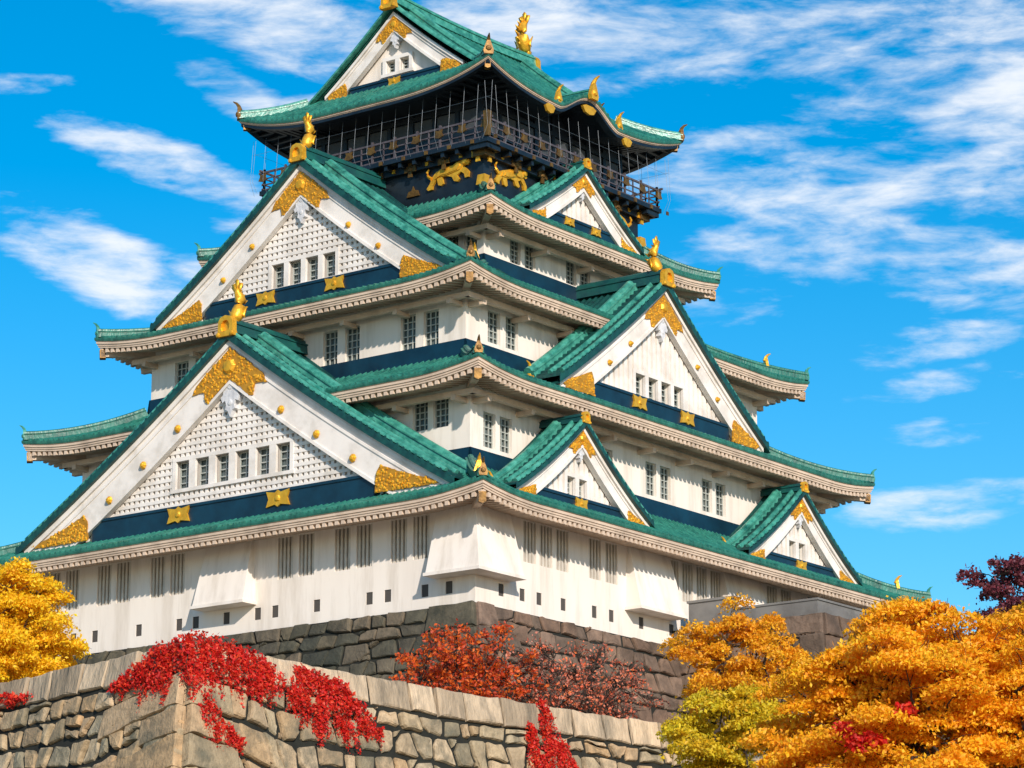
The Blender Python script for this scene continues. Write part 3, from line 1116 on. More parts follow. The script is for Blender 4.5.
# balcony
BD = (7.85, 7.75)
mb = MB()
for s in 'ABCD':
    Lh, d = (BD[1], BD[0]) if s in 'AC' else (BD[0], BD[1])
    mb.box(SM[s], -Lh, Lh - .0, d - 1.6, d, 32.46, 32.70) if s in 'AC' else mb.box(SM[s], -Lh + 1.6, Lh - 1.6, d - 1.6, d, 32.463, 32.697)
    n = 16
    for k in range(n + 1):
        u = -Lh + .2 + (2 * Lh - .4) * k / n
        mb.box(SM[s], u - .1, u + .1, d - 1.2, d - .12, 32.2, 32.47)
balc = part(mb, 'balcony', M['black'], keep)
for s in 'ABCD':
    Lh, d = (BD[1], BD[0]) if s in 'AC' else (BD[0], BD[1])
    T = SM[s]
    mb = MB()
    for z, w in ((33.78, .05), (33.42, .03), (33.08, .03), (32.80, .035)):
        mb.box(T, -Lh - (.2 if w == .05 else .0), Lh + (.2 if w == .05 else 0), d - .18 - w, d - .18 + w, z - w, z + w)
    n = 10
    for k in range(n * 2 + 1):
        u = -Lh + .18 + (2 * Lh - .36) * k / (2 * n)
        w = .055 if k % 2 == 0 else .03
        mb.box(T, u - w, u + w, d - .18 - w, d - .18 + w, 32.7, 33.95 if k % 2 == 0 else 33.74)
    part(mb, 'railing', M['rail'], balc)
    if s in 'AB':
        for k in range(0, n + 1):   # gilded caps on the posts, squares on the slab edge, crosses on the beam
            u = -Lh + .18 + (2 * Lh - .36) * k / n
            mb = MB()
            mb.prism(T, [(u - .30, 33.30), (u, 33.22), (u + .30, 33.30), (u + .18, 33.52), (u + .22, 33.68), (u, 33.62), (u - .22, 33.68), (u - .18, 33.52)], d - .10, d - .02)
            part(mb, 'post_fitting', M['oldgold'], balc)
            mb = MB()
            mb.box(T, u + .62, u + .82, d - .01, d + .05, 32.48, 32.68)
            part(mb, 'square_fitting', M['oldgold'], balc)
        nn = 7
        Lw, dw = (tb, ta) if s == 'A' else (ta, tb)
        for k in range(nn):
            u = -Lw + .1 + (2 * Lw - .2) * k / (nn - 1)
            mb = MB()
            z = 32.2
            mb.prism(T, [(u - .14, z - .5), (u + .14, z - .5), (u + .1, z - .2), (u + .38, z - .22), (u + .38, z + .1), (u + .12, z + .1), (u + .12, z + .34), (u - .12, z + .34), (u - .12, z + .1), (u - .38, z + .1), (u - .38, z - .22), (u - .1, z - .2)],
                     dw + .29, dw + .37)
            mb.lump(T, u, dw + .36, z - .05, .17, .1)
            part(mb, 'beam_fitting', M['gold'] if k in (0, nn - 1) else M['oldgold'], balc)
            if k < nn - 1:
                mb = MB()
                mb.box(T, u + 1.0, u + 1.2, dw + .29, dw + .35, 32.12, 32.32)
                part(mb, 'square_fitting', M['gold'], balc)
            mb = MB()
            z = 30.92
            mb.prism(T, [(u - .42, z - .2), (u + .42, z - .2), (u + .3, z + .1), (u + .1, z + .12), (u, z + .36), (u - .1, z + .12), (u - .3, z + .1)], dw + .02, dw + .10)
            if 1.2 > abs(abs(u) - 4.65) or k in (0, nn - 1):
                continue
            part(mb, 'wall_fitting', M['oldgold'], balc)
# gilded corner straps
for sx, sy in ((-1, -1), (1, -1), (-1, 1)):
    mb = MB()
    cx, cy = sx * (ta + .06), sy * (tb + .06)
    mb.hexa([(cx - .28, cy - .28, 30.45), (cx + .28, cy - .28, 30.45), (cx + .28, cy + .28, 30.45), (cx - .28, cy + .28, 30.45),
             (cx - .22, cy - .22, 31.0), (cx + .22, cy - .22, 31.0), (cx + .22, cy + .22, 31.0), (cx - .22, cy + .22, 31.0)])
    part(mb, 'corner_strap', M['gold'], top)
    mb = MB()
    mb.hexa([(cx + a * .42, cy + b * .42, 31.95) for a, b in ((-1, -1), (1, -1), (1, 1), (-1, 1))] + [(cx + a * .40, cy + b * .40, 32.45) for a, b in ((-1, -1), (1, -1), (1, 1), (-1, 1))])
    cx, cy = sx * BD[0], sy * BD[1]
    if sx < 0 and sy < 0:
        mb.hexa([(cx + a * .12, cy + b * .12, 32.72) for a, b in ((-1, -1), (1, -1), (1, 1), (-1, 1))] + [(cx + a * .16, cy + b * .16, 34.05) for a, b in ((-1, -1), (1, -1), (1, 1), (-1, 1))])
    part(mb, 'corner_fitting', M['oldgold'], balc)

# safety net of vertical wires from the eave to the balcony
for s in 'ABCD':
    Lh, d = 8.15, 8.2
    if s in 'BD':
        d = 8.05
    T = SM[s]
    mb = MB()
    n = 18
    for k in range(n + 1):
        u = -Lh + 2 * Lh * k / n
        path = [T(u, d - .25, 35.6), T(u, d - .2, 35.0), T(u, d - .12, 34.0), T(u, d - .05, 33.2), T(u, d - .4, 32.5)]
        mb.tube(path, [.009] * 5, 4)
    for z, o in ((34.75, -.18),):
        mb.tube([T(-Lh, d + o, z), T(Lh, d + o, z)], [.007] * 2, 4)
    part(mb, 'wire_net', M['wire'], balc)


# tiger reliefs on the black wall
TIGER = [(-1.38, -.42), (-1.30, -.52), (-1.02, -.50), (-.98, -.34), (-.72, -.02), (-.62, -.36), (-.42, -.42), (-.28, -.34), (-.36, -.02), (-.05, -.02), (.28, -.12), (.42, -.34), (.66, -.40), (.78, -.30), (.62, -.10), (.86, .04),
         (1.08, -.10), (1.14, -.30), (1.36, -.28), (1.40, -.04), (1.20, .16), (1.02, .26), (1.16, .34), (1.26, .28), (1.40, .36), (1.42, .52), (1.28, .64), (1.20, .74), (1.08, .64), (.92, .72), (.84, .58), (.60, .52), (.30, .40),
         (.0, .42), (-.40, .38), (-.78, .26), (-1.02, .08), (-1.16, -.20)]


def tiger(T, uc, zc, d, flip, pose):
    mb = MB()
    pts = [((u if pose == 0 else u * .98) * flip + uc, zc + z * 1.15 + (.0 if pose == 0 else .10 * math.sin(3 * u))) for u, z in TIGER]
    if flip < 0:
        pts = pts[::-1]
    mb.prism(T, pts, d, d + .12)
    for q, k in ((.86, .17), (.66, .21)):      # stepped relief on the body
        body = [(-1.0, -.12), (-.6, -.02), (-.05, -.02), (.5, .06), (.95, .12), (1.22, .34), (1.18, .58), (.95, .62), (.6, .44), (.0, .36), (-.5, .30), (-.85, .16)]
        cu, cz = .1, .22
        bp_ = [((cu + (u - cu) * q) * flip + uc, zc + (cz + (z - cz) * q) * 1.15 + (0 if pose == 0 else .10 * math.sin(3 * u))) for u, z in body]
        mb.prism(T, bp_ if flip > 0 else bp_[::-1], d + .1, d + k)
    mb.lump(T, uc + 1.14 * flip, d + .1, zc + .56, .24, .16, 10)
    tail = [(-1.05, .0), (-1.28, .16), (-1.36, .38), (-1.22, .55)]
    mb.tube([T(uc + u * flip, d + .12, zc + z) for u, z in tail], [.10, .09, .08, .05], 6)
    return part(mb, 'tiger_relief', M['gold'], top)


tiger(SM['A'], 4.55, 31.42, ta + .01, 1, 0)
tiger(SM['A'], -4.55, 31.42, ta + .01, -1, 1)
tiger(SM['B'], -4.75, 31.40, tb + .01, 1, 1)
tiger(SM['B'], 4.75, 31.40, tb + .01, -1, 0)

# ------------------------------------------------------------------ top hip-and-gable roof
TA, TB_, TZ = 8.82, 8.57, 36.68
TR, TL = .98, 7.0
ZM = TZ - TR


def zt_(e, dc):
    return ZM + .598 * e + .0165 * e * e + TR * max(0, 1 - e / 4) ** 2 * max(0, 1 - dc / TL) ** 2.6


GX = 5.95      # gable plane
KB = 2.75


def bump(u):
    a = abs(u - .1) / KB
    return 0 if a >= 1 else 1.12 * (math.cos(math.pi * a) * .5 + .5) ** .85


def z_kara(u, e):
    b = bump(u)
    return ZM + b + .05 * e if b > .02 else -99


rf = MB()
for s in 'BD':
    T = SM[s]
    cols = tile_columns(TA, .38)
    n = 20
    rows = []
    for j in range(-1, n + 1):
        row = []
        for u, h in cols:
            em = TB_ if abs(u) <= GX + .3 else (TA - abs(u))
            e = em * max(j, 0) / n
            z = zt_(e, max(0, TA - abs(u) - min(e, TA - abs(u))))
            zk = z_kara(u, e)
            z = max(z, zk)
            row.append(T(u, TB_ - e, z + (.09 + h if j >= 0 else 0)))
        rows.append(row)
    rf.grid(rows)
for s in 'AC':
    T = SM[s]
    cols = tile_columns(TB_, .38)
    rows = []
    n = 6
    for j in range(-1, n + 1):
        row = []
        for u, h in cols:
            em = min(TA - GX + .4, TB_ - abs(u))
            e = em * max(j, 0) / n
            row.append(T(u, TA - e, zt_(e, max(0, TB_ - abs(u) - e)) + (.09 + h if j >= 0 else 0)))
        rows.append(row)
    rf.grid(rows)
troof = part(rf, 'roof', M['tile'], keep)
fm, rm = MB(), MB()
for s in 'ABCD':
    L0, D0 = (TB_, TA) if s in 'AC' else (TA, TB_)
    f = (lambda u, L0=L0: zt_(0, L0 - abs(u))) if s in 'AC' else (lambda u, L0=L0: max(zt_(0, L0 - abs(u)), z_kara(u, 0)))
    extend_eave(fm, rm, SM[s], L0, D0, 2.5, f, (.16, .1), .5, n=90, rise_in=.1)
part(fm, 'eave', [M['eave'], M['tile']], troof)
# black boarding and rafters below the top eave
sm = MB()
for s in 'ABCD':
    L0, D0 = (TB_, TA) if s in 'AC' else (TA, TB_)
    f = (lambda u, L0=L0: zt_(0, L0 - abs(u))) if s in 'AC' else (lambda u, L0=L0: max(zt_(0, L0 - abs(u)), z_kara(u, 0)))
    T = SM[s]
    rows = []
    for e, dz in ((.14, -.21), (.14, -.36), (.5, -.40), (.5, -.30), (2.62, -.24)):
        rows.append([T(u * (L0 - e) / L0, D0 - e, f(u) + dz) for u in [-L0 + 2 * L0 * k / 90 for k in range(91)]])
    sm.grid(rows)
part(sm, 'black_soffit', M['black'], troof)
part(rm, 'rafters', M['black'], troof)
for sx in (-1, 1):
    for sy in (-1, 1):
        path = [(sx * (TA - e), sy * (TB_ - e), zt_(e, 0) + .02) for e in [.05 + 2.7 * k / 8 for k in range(9)]]
        h = MB()
        h.sweep(path, stepped(.5, .5))
        part(h, 'hip_ridge', M['ridge'], troof)
        d = Vector((sx, sy, 0)).normalized()
        finial(troof, Vector(path[0]) + Vector((0, 0, .1)), d, .8, 'oldgold')
        c = MB()
        p0 = Vector((sx * (TA - .3), sy * (TB_ - .3), TZ - .26))
        c.sweep([p0 - d * .3, p0 + d * .1], [(-.15, -.32), (0, -.38), (.15, -.32), (.14, 0), (-.14, 0)])
        part(c, 'rafter_cap', M['oldgold'], troof)
        # descending ridges beside the gables
        path = [(sx * (GX - .95), sy * (TB_ - e), zt_(e, 9) + .02) for e in [2.9 + (TB_ - .3 - 2.9) * k / 12 for k in range(13)]]
        h = MB()
        h.sweep(path, stepped(.55, .5))
        part(h, 'descending_ridge', M['ridge'], troof)
        finial(troof, Vector(path[0]), (0, sy, 0), .75, 'oldgold')
        h = MB()
        path = [(sx * (GX + .22), sy * (TB_ - e), zt_(e, 9) + .08) for e in [2.8 + (TB_ - .1 - 2.8) * k / 12 for k in range(13)]]
        h.sweep(path, half(.3, .2))
        part(h, 'verge_ridge', M['ridge'], troof)
mainr = MB()
mainr.sweep([(x, 0, zt_(TB_, 9) - .05 + .2 * (x / 6.3) ** 2) for x in [-6.3 + 12.6 * k / 14 for k in range(15)]], stepped(.7, .75))
part(mainr, 'main_ridge', M['ridge'], troof)
for s in 'AC':
    part(onigawara(SM[s], GX + .42, zt_(TB_, 9) - .2, .85), 'ridge_end_plate', M['gold'], troof)
    part(shachi(SM[s], 5.55, zt_(TB_, 9) + .6, .9), 'dolphin_ornament', M['gold'], troof, True)
gi = lambda v: ZM + .598 * (TB_ - abs(v)) + .0165 * (TB_ - abs(v)) ** 2 - .28
for s in 'AC':
    make_gable(s, 0, GX, gi(0), 38.0, 4.75, 5.4, 1.05, 2, .64, .95, (38.50, 39.22), (37.62, 38.12), 'plain', False, crest=.52, plates=1, bosses=0, irimoya=gi)
# karahafu ridge, finials and gilded plates
for s in 'BD':
    T = SM[s]
    h = MB()
    h.sweep([T(.1, TB_ + .12, ZM + 1.12 + .06), T(.1, TB_ - 3.2, ZM + 1.12 + .2)], stepped(.5, .42))
    part(h, 'porch_ridge', M['ridge'], troof)
    finial(troof, T(.1, TB_ + .16, ZM + 1.1), Vector(T(0, 1, 0)), 1.0, 'gold', 'gold_finial')
    for u in (-KB * .98, KB * 1.02):
        finial(troof, T(u, TB_ - .1, ZM + .12), Vector(T(0, 1, 0)), .8, 'gold', 'gold_finial')
    for u, z, w in ((.1, ZM + .45, .62), (-3.4, ZM - .42, .42), (3.6, ZM - .42, .42)):
        c = MB()
        c.prism(T, [(u - w, z + .1), (u - w * .6, z - .2), (u, z - .28), (u + w * .6, z - .2), (u + w, z + .1), (u + w * .5, z + .22), (u - w * .5, z + .22)], TB_ - .22, TB_ - .08)
        part(c, 'eave_plate', M['gold'], troof)


# ------------------------------------------------------------------ stone walls
def clip(poly, nx, ny, c):
    out = []
    for i in range(len(poly)):
        a, b = poly[i - 1], poly[i]
        da, db = nx * a[0] + ny * a[1] - c, nx * b[0] + ny * b[1] - c
        if (da <= 0) != (db <= 0):
            t = da / (da - db)
            out.append((a[0] + t * (b[0] - a[0]), a[1] + t * (b[1] - a[1])))
        if db <= 0:
            out.append(b)
    return out


def stones(mb, S, u0, u1, v0, v1, cw, ch, rnd, gap=.05, bulge=.12, mitre=None, wob=.13, small=.25, warp=None, top=None, rounded=0.0):
    """courses of roughly squared stones: wavering bed joints, slanted side joints, broken corners and small fillers;
    mitre = (side, slope): cut the field back along the corner"""
    ys = [v0]
    while ys[-1] < v1 - .4 * ch:
        ys.append(ys[-1] + ch * rnd.uniform(.72, 1.28))
    beds = []
    nk = int((u1 - u0) / .9) + 3
    for j, y in enumerate(ys):
        beds.append([y + (rnd.uniform(-wob, wob) if j else 0) for _ in range(nk)])

    def bed(j, u):
        t = min(max((u - u0) / (u1 - u0), 0), 1) * (nk - 1)
        i = min(int(t), nk - 2)
        return beds[j][i] + (beds[j][i + 1] - beds[j][i]) * (t - i)

    def put(poly):
        if warp:
            poly = [(a, b + warp(a)) for a, b in poly]
        if top is not None:
            poly = clip(poly, 0, -1, -top)
        if mitre and len(poly) >= 3:
            side, m, off = mitre
            poly = clip(poly, side, -m, off)
        if rounded and len(poly) >= 3:
            r_ = []
            for q in range(len(poly)):
                a, b = poly[q], poly[(q + 1) % len(poly)]
                f = rounded * rnd.uniform(.6, 1.5)
                r_ += [(a[0] + (b[0] - a[0]) * f, a[1] + (b[1] - a[1]) * f), (b[0] + (a[0] - b[0]) * f, b[1] + (a[1] - b[1]) * f)]
            poly = r_
        if len(poly) >= 3:
            stone_block(mb, S, poly, rnd, gap * rnd.uniform(.7, 1.5), bulge * rnd.uniform(.7, 1.3))
    for j in range(len(ys) - 1):
        u = u0 - rnd.uniform(0, cw)
        sl = rnd.uniform(-.15, .15)
        while u < u1:
            w = cw * rnd.choice((.5, .68, .8, .9, 1.0, 1.2))
            s2 = rnd.uniform(-.18, .18) * ch
            a, b = max(u, u0), min(u + w, u1)
            if b - a > .15:
                tl, tr = bed(j, a + sl), bed(j, b + s2)
                bl, br = bed(j + 1, a - sl), bed(j + 1, b - s2)
                P = [(max(u0, a + sl), tl), (min(u1, b + s2), tr), (min(u1, b - s2), br), (max(u0, a - sl), bl)]
                r = rnd.random()
                if r < small * .3 and w > .8 * cw:      # two flat stones on top of each other
                    f, g2 = rnd.uniform(.35, .65), rnd.uniform(.35, .65)
                    ml = (P[0][0] + (P[3][0] - P[0][0]) * f, P[0][1] + (P[3][1] - P[0][1]) * f)
                    mr_ = (P[1][0] + (P[2][0] - P[1][0]) * g2, P[1][1] + (P[2][1] - P[1][1]) * g2)
                    put([P[0], P[1], mr_, ml])
                    put([ml, mr_, P[2], P[3]])
                elif r < small + .35:                    # a broken corner with a small filler
                    k = rnd.randrange(4)
                    f = rnd.uniform(.25, .45)
                    q, n_, p_ = P[k], P[(k + 1) % 4], P[k - 1]
                    e1 = (q[0] + (p_[0] - q[0]) * f, q[1] + (p_[1] - q[1]) * f)
                    e2 = (q[0] + (n_[0] - q[0]) * f, q[1] + (n_[1] - q[1]) * f)
                    put(P[:k] + [e1, e2] + P[k + 1:])
                    if f > .36:
                        put([q, e2, e1] if True else None)
                else:
                    put(P)
            u += w
            sl = s2


def stone_block(mb, S, poly, rnd, gap, bulge, base=0.0):
    cx, cy = sum(p[0] for p in poly) / len(poly), sum(p[1] for p in poly) / len(poly)
    if max(math.hypot(p[0] - cx, p[1] - cy) for p in poly) < .12:
        return
    # subdivide edges and roughen the outline
    out = []
    for k in range(len(poly)):
        a, b = poly[k - 1], poly[k]
        L = math.hypot(b[0] - a[0], b[1] - a[1])
        m = max(1, int(L / .45))
        for t in range(m):
            f = t / m
            out.append((a[0] + (b[0] - a[0]) * f + rnd.uniform(-.03, .03), a[1] + (b[1] - a[1]) * f + rnd.uniform(-.03, .03)))
    tilt = (rnd.uniform(-.05, .05), rnd.uniform(-.06, .06))
    off = base + rnd.uniform(-.04, .06)

    def ring(sh, h):
        r = []
        for x, y in out:
            L = math.hypot(x - cx, y - cy) + 1e-6
            k = max(.2, (L - sh) / L)
            r.append(mb.vert(S(cx + (x - cx) * k, cy + (y - cy) * k, h + off + tilt[0] * (x - cx) + tilt[1] * (y - cy) + rnd.uniform(-.02, .02))))
        return r
    r0 = ring(gap, -.35)
    r1 = ring(gap, bulge * .25)
    r2 = ring(gap + .045, bulge * .88)
    r3 = ring(gap + .13, bulge)
    n = len(out)
    for A, B in ((r0, r1), (r1, r2), (r2, r3)):
        for k in range(n):
            j = (k + 1) % n
            mb.face((A[k], A[j], B[j], B[k]))
    c = mb.vert(S(cx + rnd.uniform(-.15, .15), cy + rnd.uniform(-.12, .12), bulge * 1.02 + off + rnd.uniform(-.025, .03)))
    for k in range(n):
        mb.face((r3[k], r3[(k + 1) % n], c))


def wall_frame(a, b, ztop, batter, curve=0.0):
    """S(u, v, h): u along the top from a to b, v down the slope, h out of the face"""
    A, B = Vector((*a, ztop)), Vector((*b, ztop))
    t = (B - A).normalized()
    n = Vector((t.y, -t.x, 0))     # outward: right of the direction of travel
    dn = Vector((n.x * batter, n.y * batter, -1)).normalized()
    nn = Vector((n.x, n.y, batter)).normalized()

    def S(u, v, h):
        return A + t * u + dn * v + n * (curve * v * v) + nn * h
    return S, (B - A).length


# foreground wall
rs = random.Random(21)
fw = empty('stone_wall', (-46.4, -23.6, -21))
tag(fw, 'rough fitted tan stone wall with squared coping stones and a sharp corner below the keep', 'stone wall')
HW = 12.0
fields, cope, quoin, back = MB(), MB(), MB(), MB()
BAT = .22
for k in range(len(WALL) - 1):
    a, b = WALL[k], WALL[k + 1]
    # walls run so that the outside is on the right-hand side of travel
    S, L = wall_frame(a, b, 0.0, BAT)
    ext = HW * .24
    S0 = S
    lo, hi = 0.0, L
    if k == 1:
        hi = L + ext
    if k == 2:
        lo = -ext

    mit = (1, .235, L) if k == 1 else (-1, .235, 0) if k == 2 else None
    e2 = HW * .225
    back.poly([S(0, 0.05, -.02), S(L, 0.05, -.02), S(L + (e2 if k == 1 else 0), HW, -.02), S(-e2 if k == 2 else 0, HW, -.02)])
    TILT, TD = .20, 4.5
    wp = (lambda u, L=L: TILT * min(max(L - u, 0), TD)) if k == 1 else (lambda u: TILT * min(max(u, 0), TD)) if k == 2 else (lambda u: TILT * TD)
    stones(fields, S, lo, hi, .1, HW, 1.28, 1.10, rs, mitre=mit, gap=.118, bulge=.14, small=.32, warp=wp, top=1.24, rounded=.085)
    u = 0.0
    while u < L - .05:
        w = rs.uniform(1.5, 2.6)
        if L - u - w < 1.0:
            w = L - u
        p = [(u, -.02 + rs.uniform(-.03, .03)), (u + w, -.02 + rs.uniform(-.03, .03)), (u + w, 1.18 + rs.uniform(-.05, .05)), (u, 1.18 + rs.uniform(-.05, .05))]
        stone_block(cope, S, p, rs, .065, .10, .04)
        # top of the coping stone
        cope.hexa([S(u + .09, .10, -1.2), S(u + w - .09, .10, -1.2), S(u + w - .09, .10, -.06), S(u + .09, .10, -.06),
                   S(u + .09, .02, -1.2), S(u + w - .09, .02, -1.2), S(u + w - .09, .02, -.08), S(u + .09, .02, -.08)])
        u += w
# quoins at the corner
SL, LL = wall_frame(WALL[1], WALL[2], 0, BAT)
SR, LR = wall_frame(WALL[2], WALL[3], 0, BAT)
v = 1.2
k = 0
while v < HW:
    h = rs.uniform(1.05, 1.35)
    l1, l2 = (4.6, 1.7) if k % 2 == 0 else (1.9, 3.6)
    c0, c1 = v * .238 + .03, (v + h) * .238 + .03
    stone_block(quoin, SL, [(LL - l1, v + .20 * l1), (LL + c0, v), (LL + c1, v + h), (LL - l1, v + h + .20 * l1)], rs, .075, .10, .10)
    stone_block(quoin, SR, [(-c0, v), (l2, v + .20 * l2), (l2, v + h + .20 * l2), (-c1, v + h)], rs, .075, .10, .10)
    v += h
    k += 1


def child(mb, name, mat, parent):
    o = mb.build(name, mat)
    o.parent = parent
    o.matrix_parent_inverse = Matrix.Translation(-parent.location)
    return o


child(fields, 'stone_facing', M['stone'], fw)
child(cope, 'coping', M['coping'], fw)
child(quoin, 'corner_stones', M['stone'], fw)
child(back, 'joints', M['gap'], fw)

# base of the keep
kb = empty('stone_rampart', (0, 0, -.45))
tag(kb, 'dark mossy sloping stone rampart directly under the white walls of the keep', 'stone rampart')
m1, m2, bk = MB(), MB(), MB()
KX, KY = 17.95, 14.9
for nm, a, b, mb, cw in (('A', (-KX, KY), (-KX, -KY), m1, 1.5), ('B', (-KX, -KY), (KX, -KY), m2, 1.5)):
    S, L = wall_frame(a, b, BASEZ + .02, .30)
    H = 7.2
    e = H * .31
    bk.poly([S(0, 0, -.02), S(L, 0, -.02), S(L + (H * .285 if nm == 'A' else 0), H, -.02), S(-H * .285 if nm == 'B' else 0, H, -.02)])
    stones(mb, S, 0 if nm == 'A' else -e, L + e if nm == 'A' else L, .0, H, 1.35, .98, rs, gap=.06, bulge=.11, rounded=.07, mitre=(1, .30, L) if nm == 'A' else (-1, .30, 0), wob=.1)
    v, k = 0, 0
    while v < H:
        h = rs.uniform(1.0, 1.3)
        l = (2.6, 1.3)[(k + (nm == 'B')) % 2]
        c0, c1 = v * .305 + .03, (v + h) * .305 + .03
        if nm == 'A':
            stone_block(mb, S, [(L - l, v), (L + c0, v), (L + c1, v + h), (L - l, v + h)], rs, .03, .08, .10)
        else:
            stone_block(mb, S, [(-c0, v), (l, v), (l, v + h), (-c1, v + h)], rs, .03, .08, .10)
        v += h
        k += 1
child(m1, 'stone_facing', M['moss'], kb)
child(m2, 'stone_facing', M['brownstone'], kb)
child(bk, 'joints', M['gap'], kb)

# stone platform of the lesser keep on the right, with its grey parapet
pf = empty('stone_platform', (6, -20, -.45))
tag(pf, 'brown stone platform jutting out beside the right end of the keep', 'platform')
m1, bk = MB(), MB()
PX, PY = -2.0, -23.4
for nm, a, b in (('A', (PX, -14.0), (PX, PY)), ('B', (PX, PY), (26, PY))):
    S, L = wall_frame(a, b, 7.25, .12)
    H = 8.0
    e = H * .12
    lo, hi = (0, L + e) if nm == 'A' else (-e, L)
    bk.poly([S(0, 0, -.02), S(L, 0, -.02), S(L + (H * .11 if nm == 'A' else 0), H, -.02), S(-H * .11 if nm == 'B' else 0, H, -.02)])
    stones(m1, S, lo, hi, 0, H, 1.4, 1.0, rs, gap=.045, bulge=.10, mitre=(1, .12, L) if nm == 'A' else (-1, .12, 0), wob=.1)
    v, k = 0, 0
    while v < H:
        h = rs.uniform(1.0, 1.3)
        l = (2.2, 1.2)[(k + (nm == 'B')) % 2]
        c0, c1 = v * .12 + .03, (v + h) * .12 + .03
        if nm == 'A':
            stone_block(m1, S, [(L - l, v), (L + c0, v), (L + c1, v + h), (L - l, v + h)], rs, .03, .08, .1)
        else:
            stone_block(m1, S, [(-c0, v), (l, v), (l, v + h), (-c1, v + h)], rs, .03, .08, .1)
        v += h
        k += 1
bk.poly([(PX, -14, 7.2), (PX, PY, 7.2), (26, PY, 7.2), (26, -14, 7.2)])
child(m1, 'stone_facing', M['brownstone'], pf)
child(bk, 'joints', M['gap'], pf)
pp = empty('parapet_wall', (PX, -18, 7.2))
tag(pp, 'low smooth grey parapet running along the top of the brown stone platform', 'parapet')
m1, m2 = MB(), MB()
I3 = lambda x, y, z: (x, y, z)
m1.box(I3, PX + .02, PX + .5, -18.35, -15.75, 6.85, 8.50)
m2.box(I3, PX - .05, PX + .57, -18.42, -15.68, 8.50, 8.62)
m1.box(I3, PX + .05, PX + .45, -23.1, -18.36, 7.15, 7.92)
m1.box(I3, PX + .452, 26, -23.1, -22.7, 7.15, 7.92)
m2.box(I3, PX + .0, PX + .5, -23.16, -18.43, 7.92, 8.02)
m2.box(I3, PX + .502, 26, -23.16, -22.65, 7.92, 8.02)
child(m1, 'wall_panel', M['greywall'], pp)
child(m2, 'wall_cap', M['greywall'], pp)


# ------------------------------------------------------------------ trees and creepers
def leaf_quad(mb, p, size, rnd, flat=.3):
    n = Vector((rnd.gauss(0, 1), rnd.gauss(0, 1), rnd.gauss(0, 1) + flat * 2)).normalized()
    t = n.cross(Vector((rnd.gauss(0, 1), rnd.gauss(0, 1), rnd.gauss(0, 1)))).normalized()
    s = n.cross(t)
    k = rnd.uniform(.6, 1.35)
    a, b = size * k, size * k * rnd.uniform(.5, .68)
    i = len(mb.v)
    for q in (p - t * a, p + s * b + n * a * .12, p + t * a, p - s * b + n * a * .12):
        mb.v.append((q.x, q.y, q.z))
    mb.face((i, i + 1, i + 2, i + 3))


def limb(mb, a, b, r0, r1, rnd, wob=.12, n=5, sag=0.0):
    a, b = Vector(a), Vector(b)
    L = (b - a).length
    pts, rad = [], []
    for k in range(n + 1):
        t = k / n
        p = a.lerp(b, t)
        if 0 < k < n:
            p += Vector((rnd.uniform(-1, 1), rnd.uniform(-1, 1), rnd.uniform(-1, 1))) * wob * L * .5
        p.z += sag * L * math.sin(math.pi * t)
        pts.append(p)
        rad.append(r0 + (r1 - r0) * t)
    mb.tube(pts, rad, 6)
    return pts


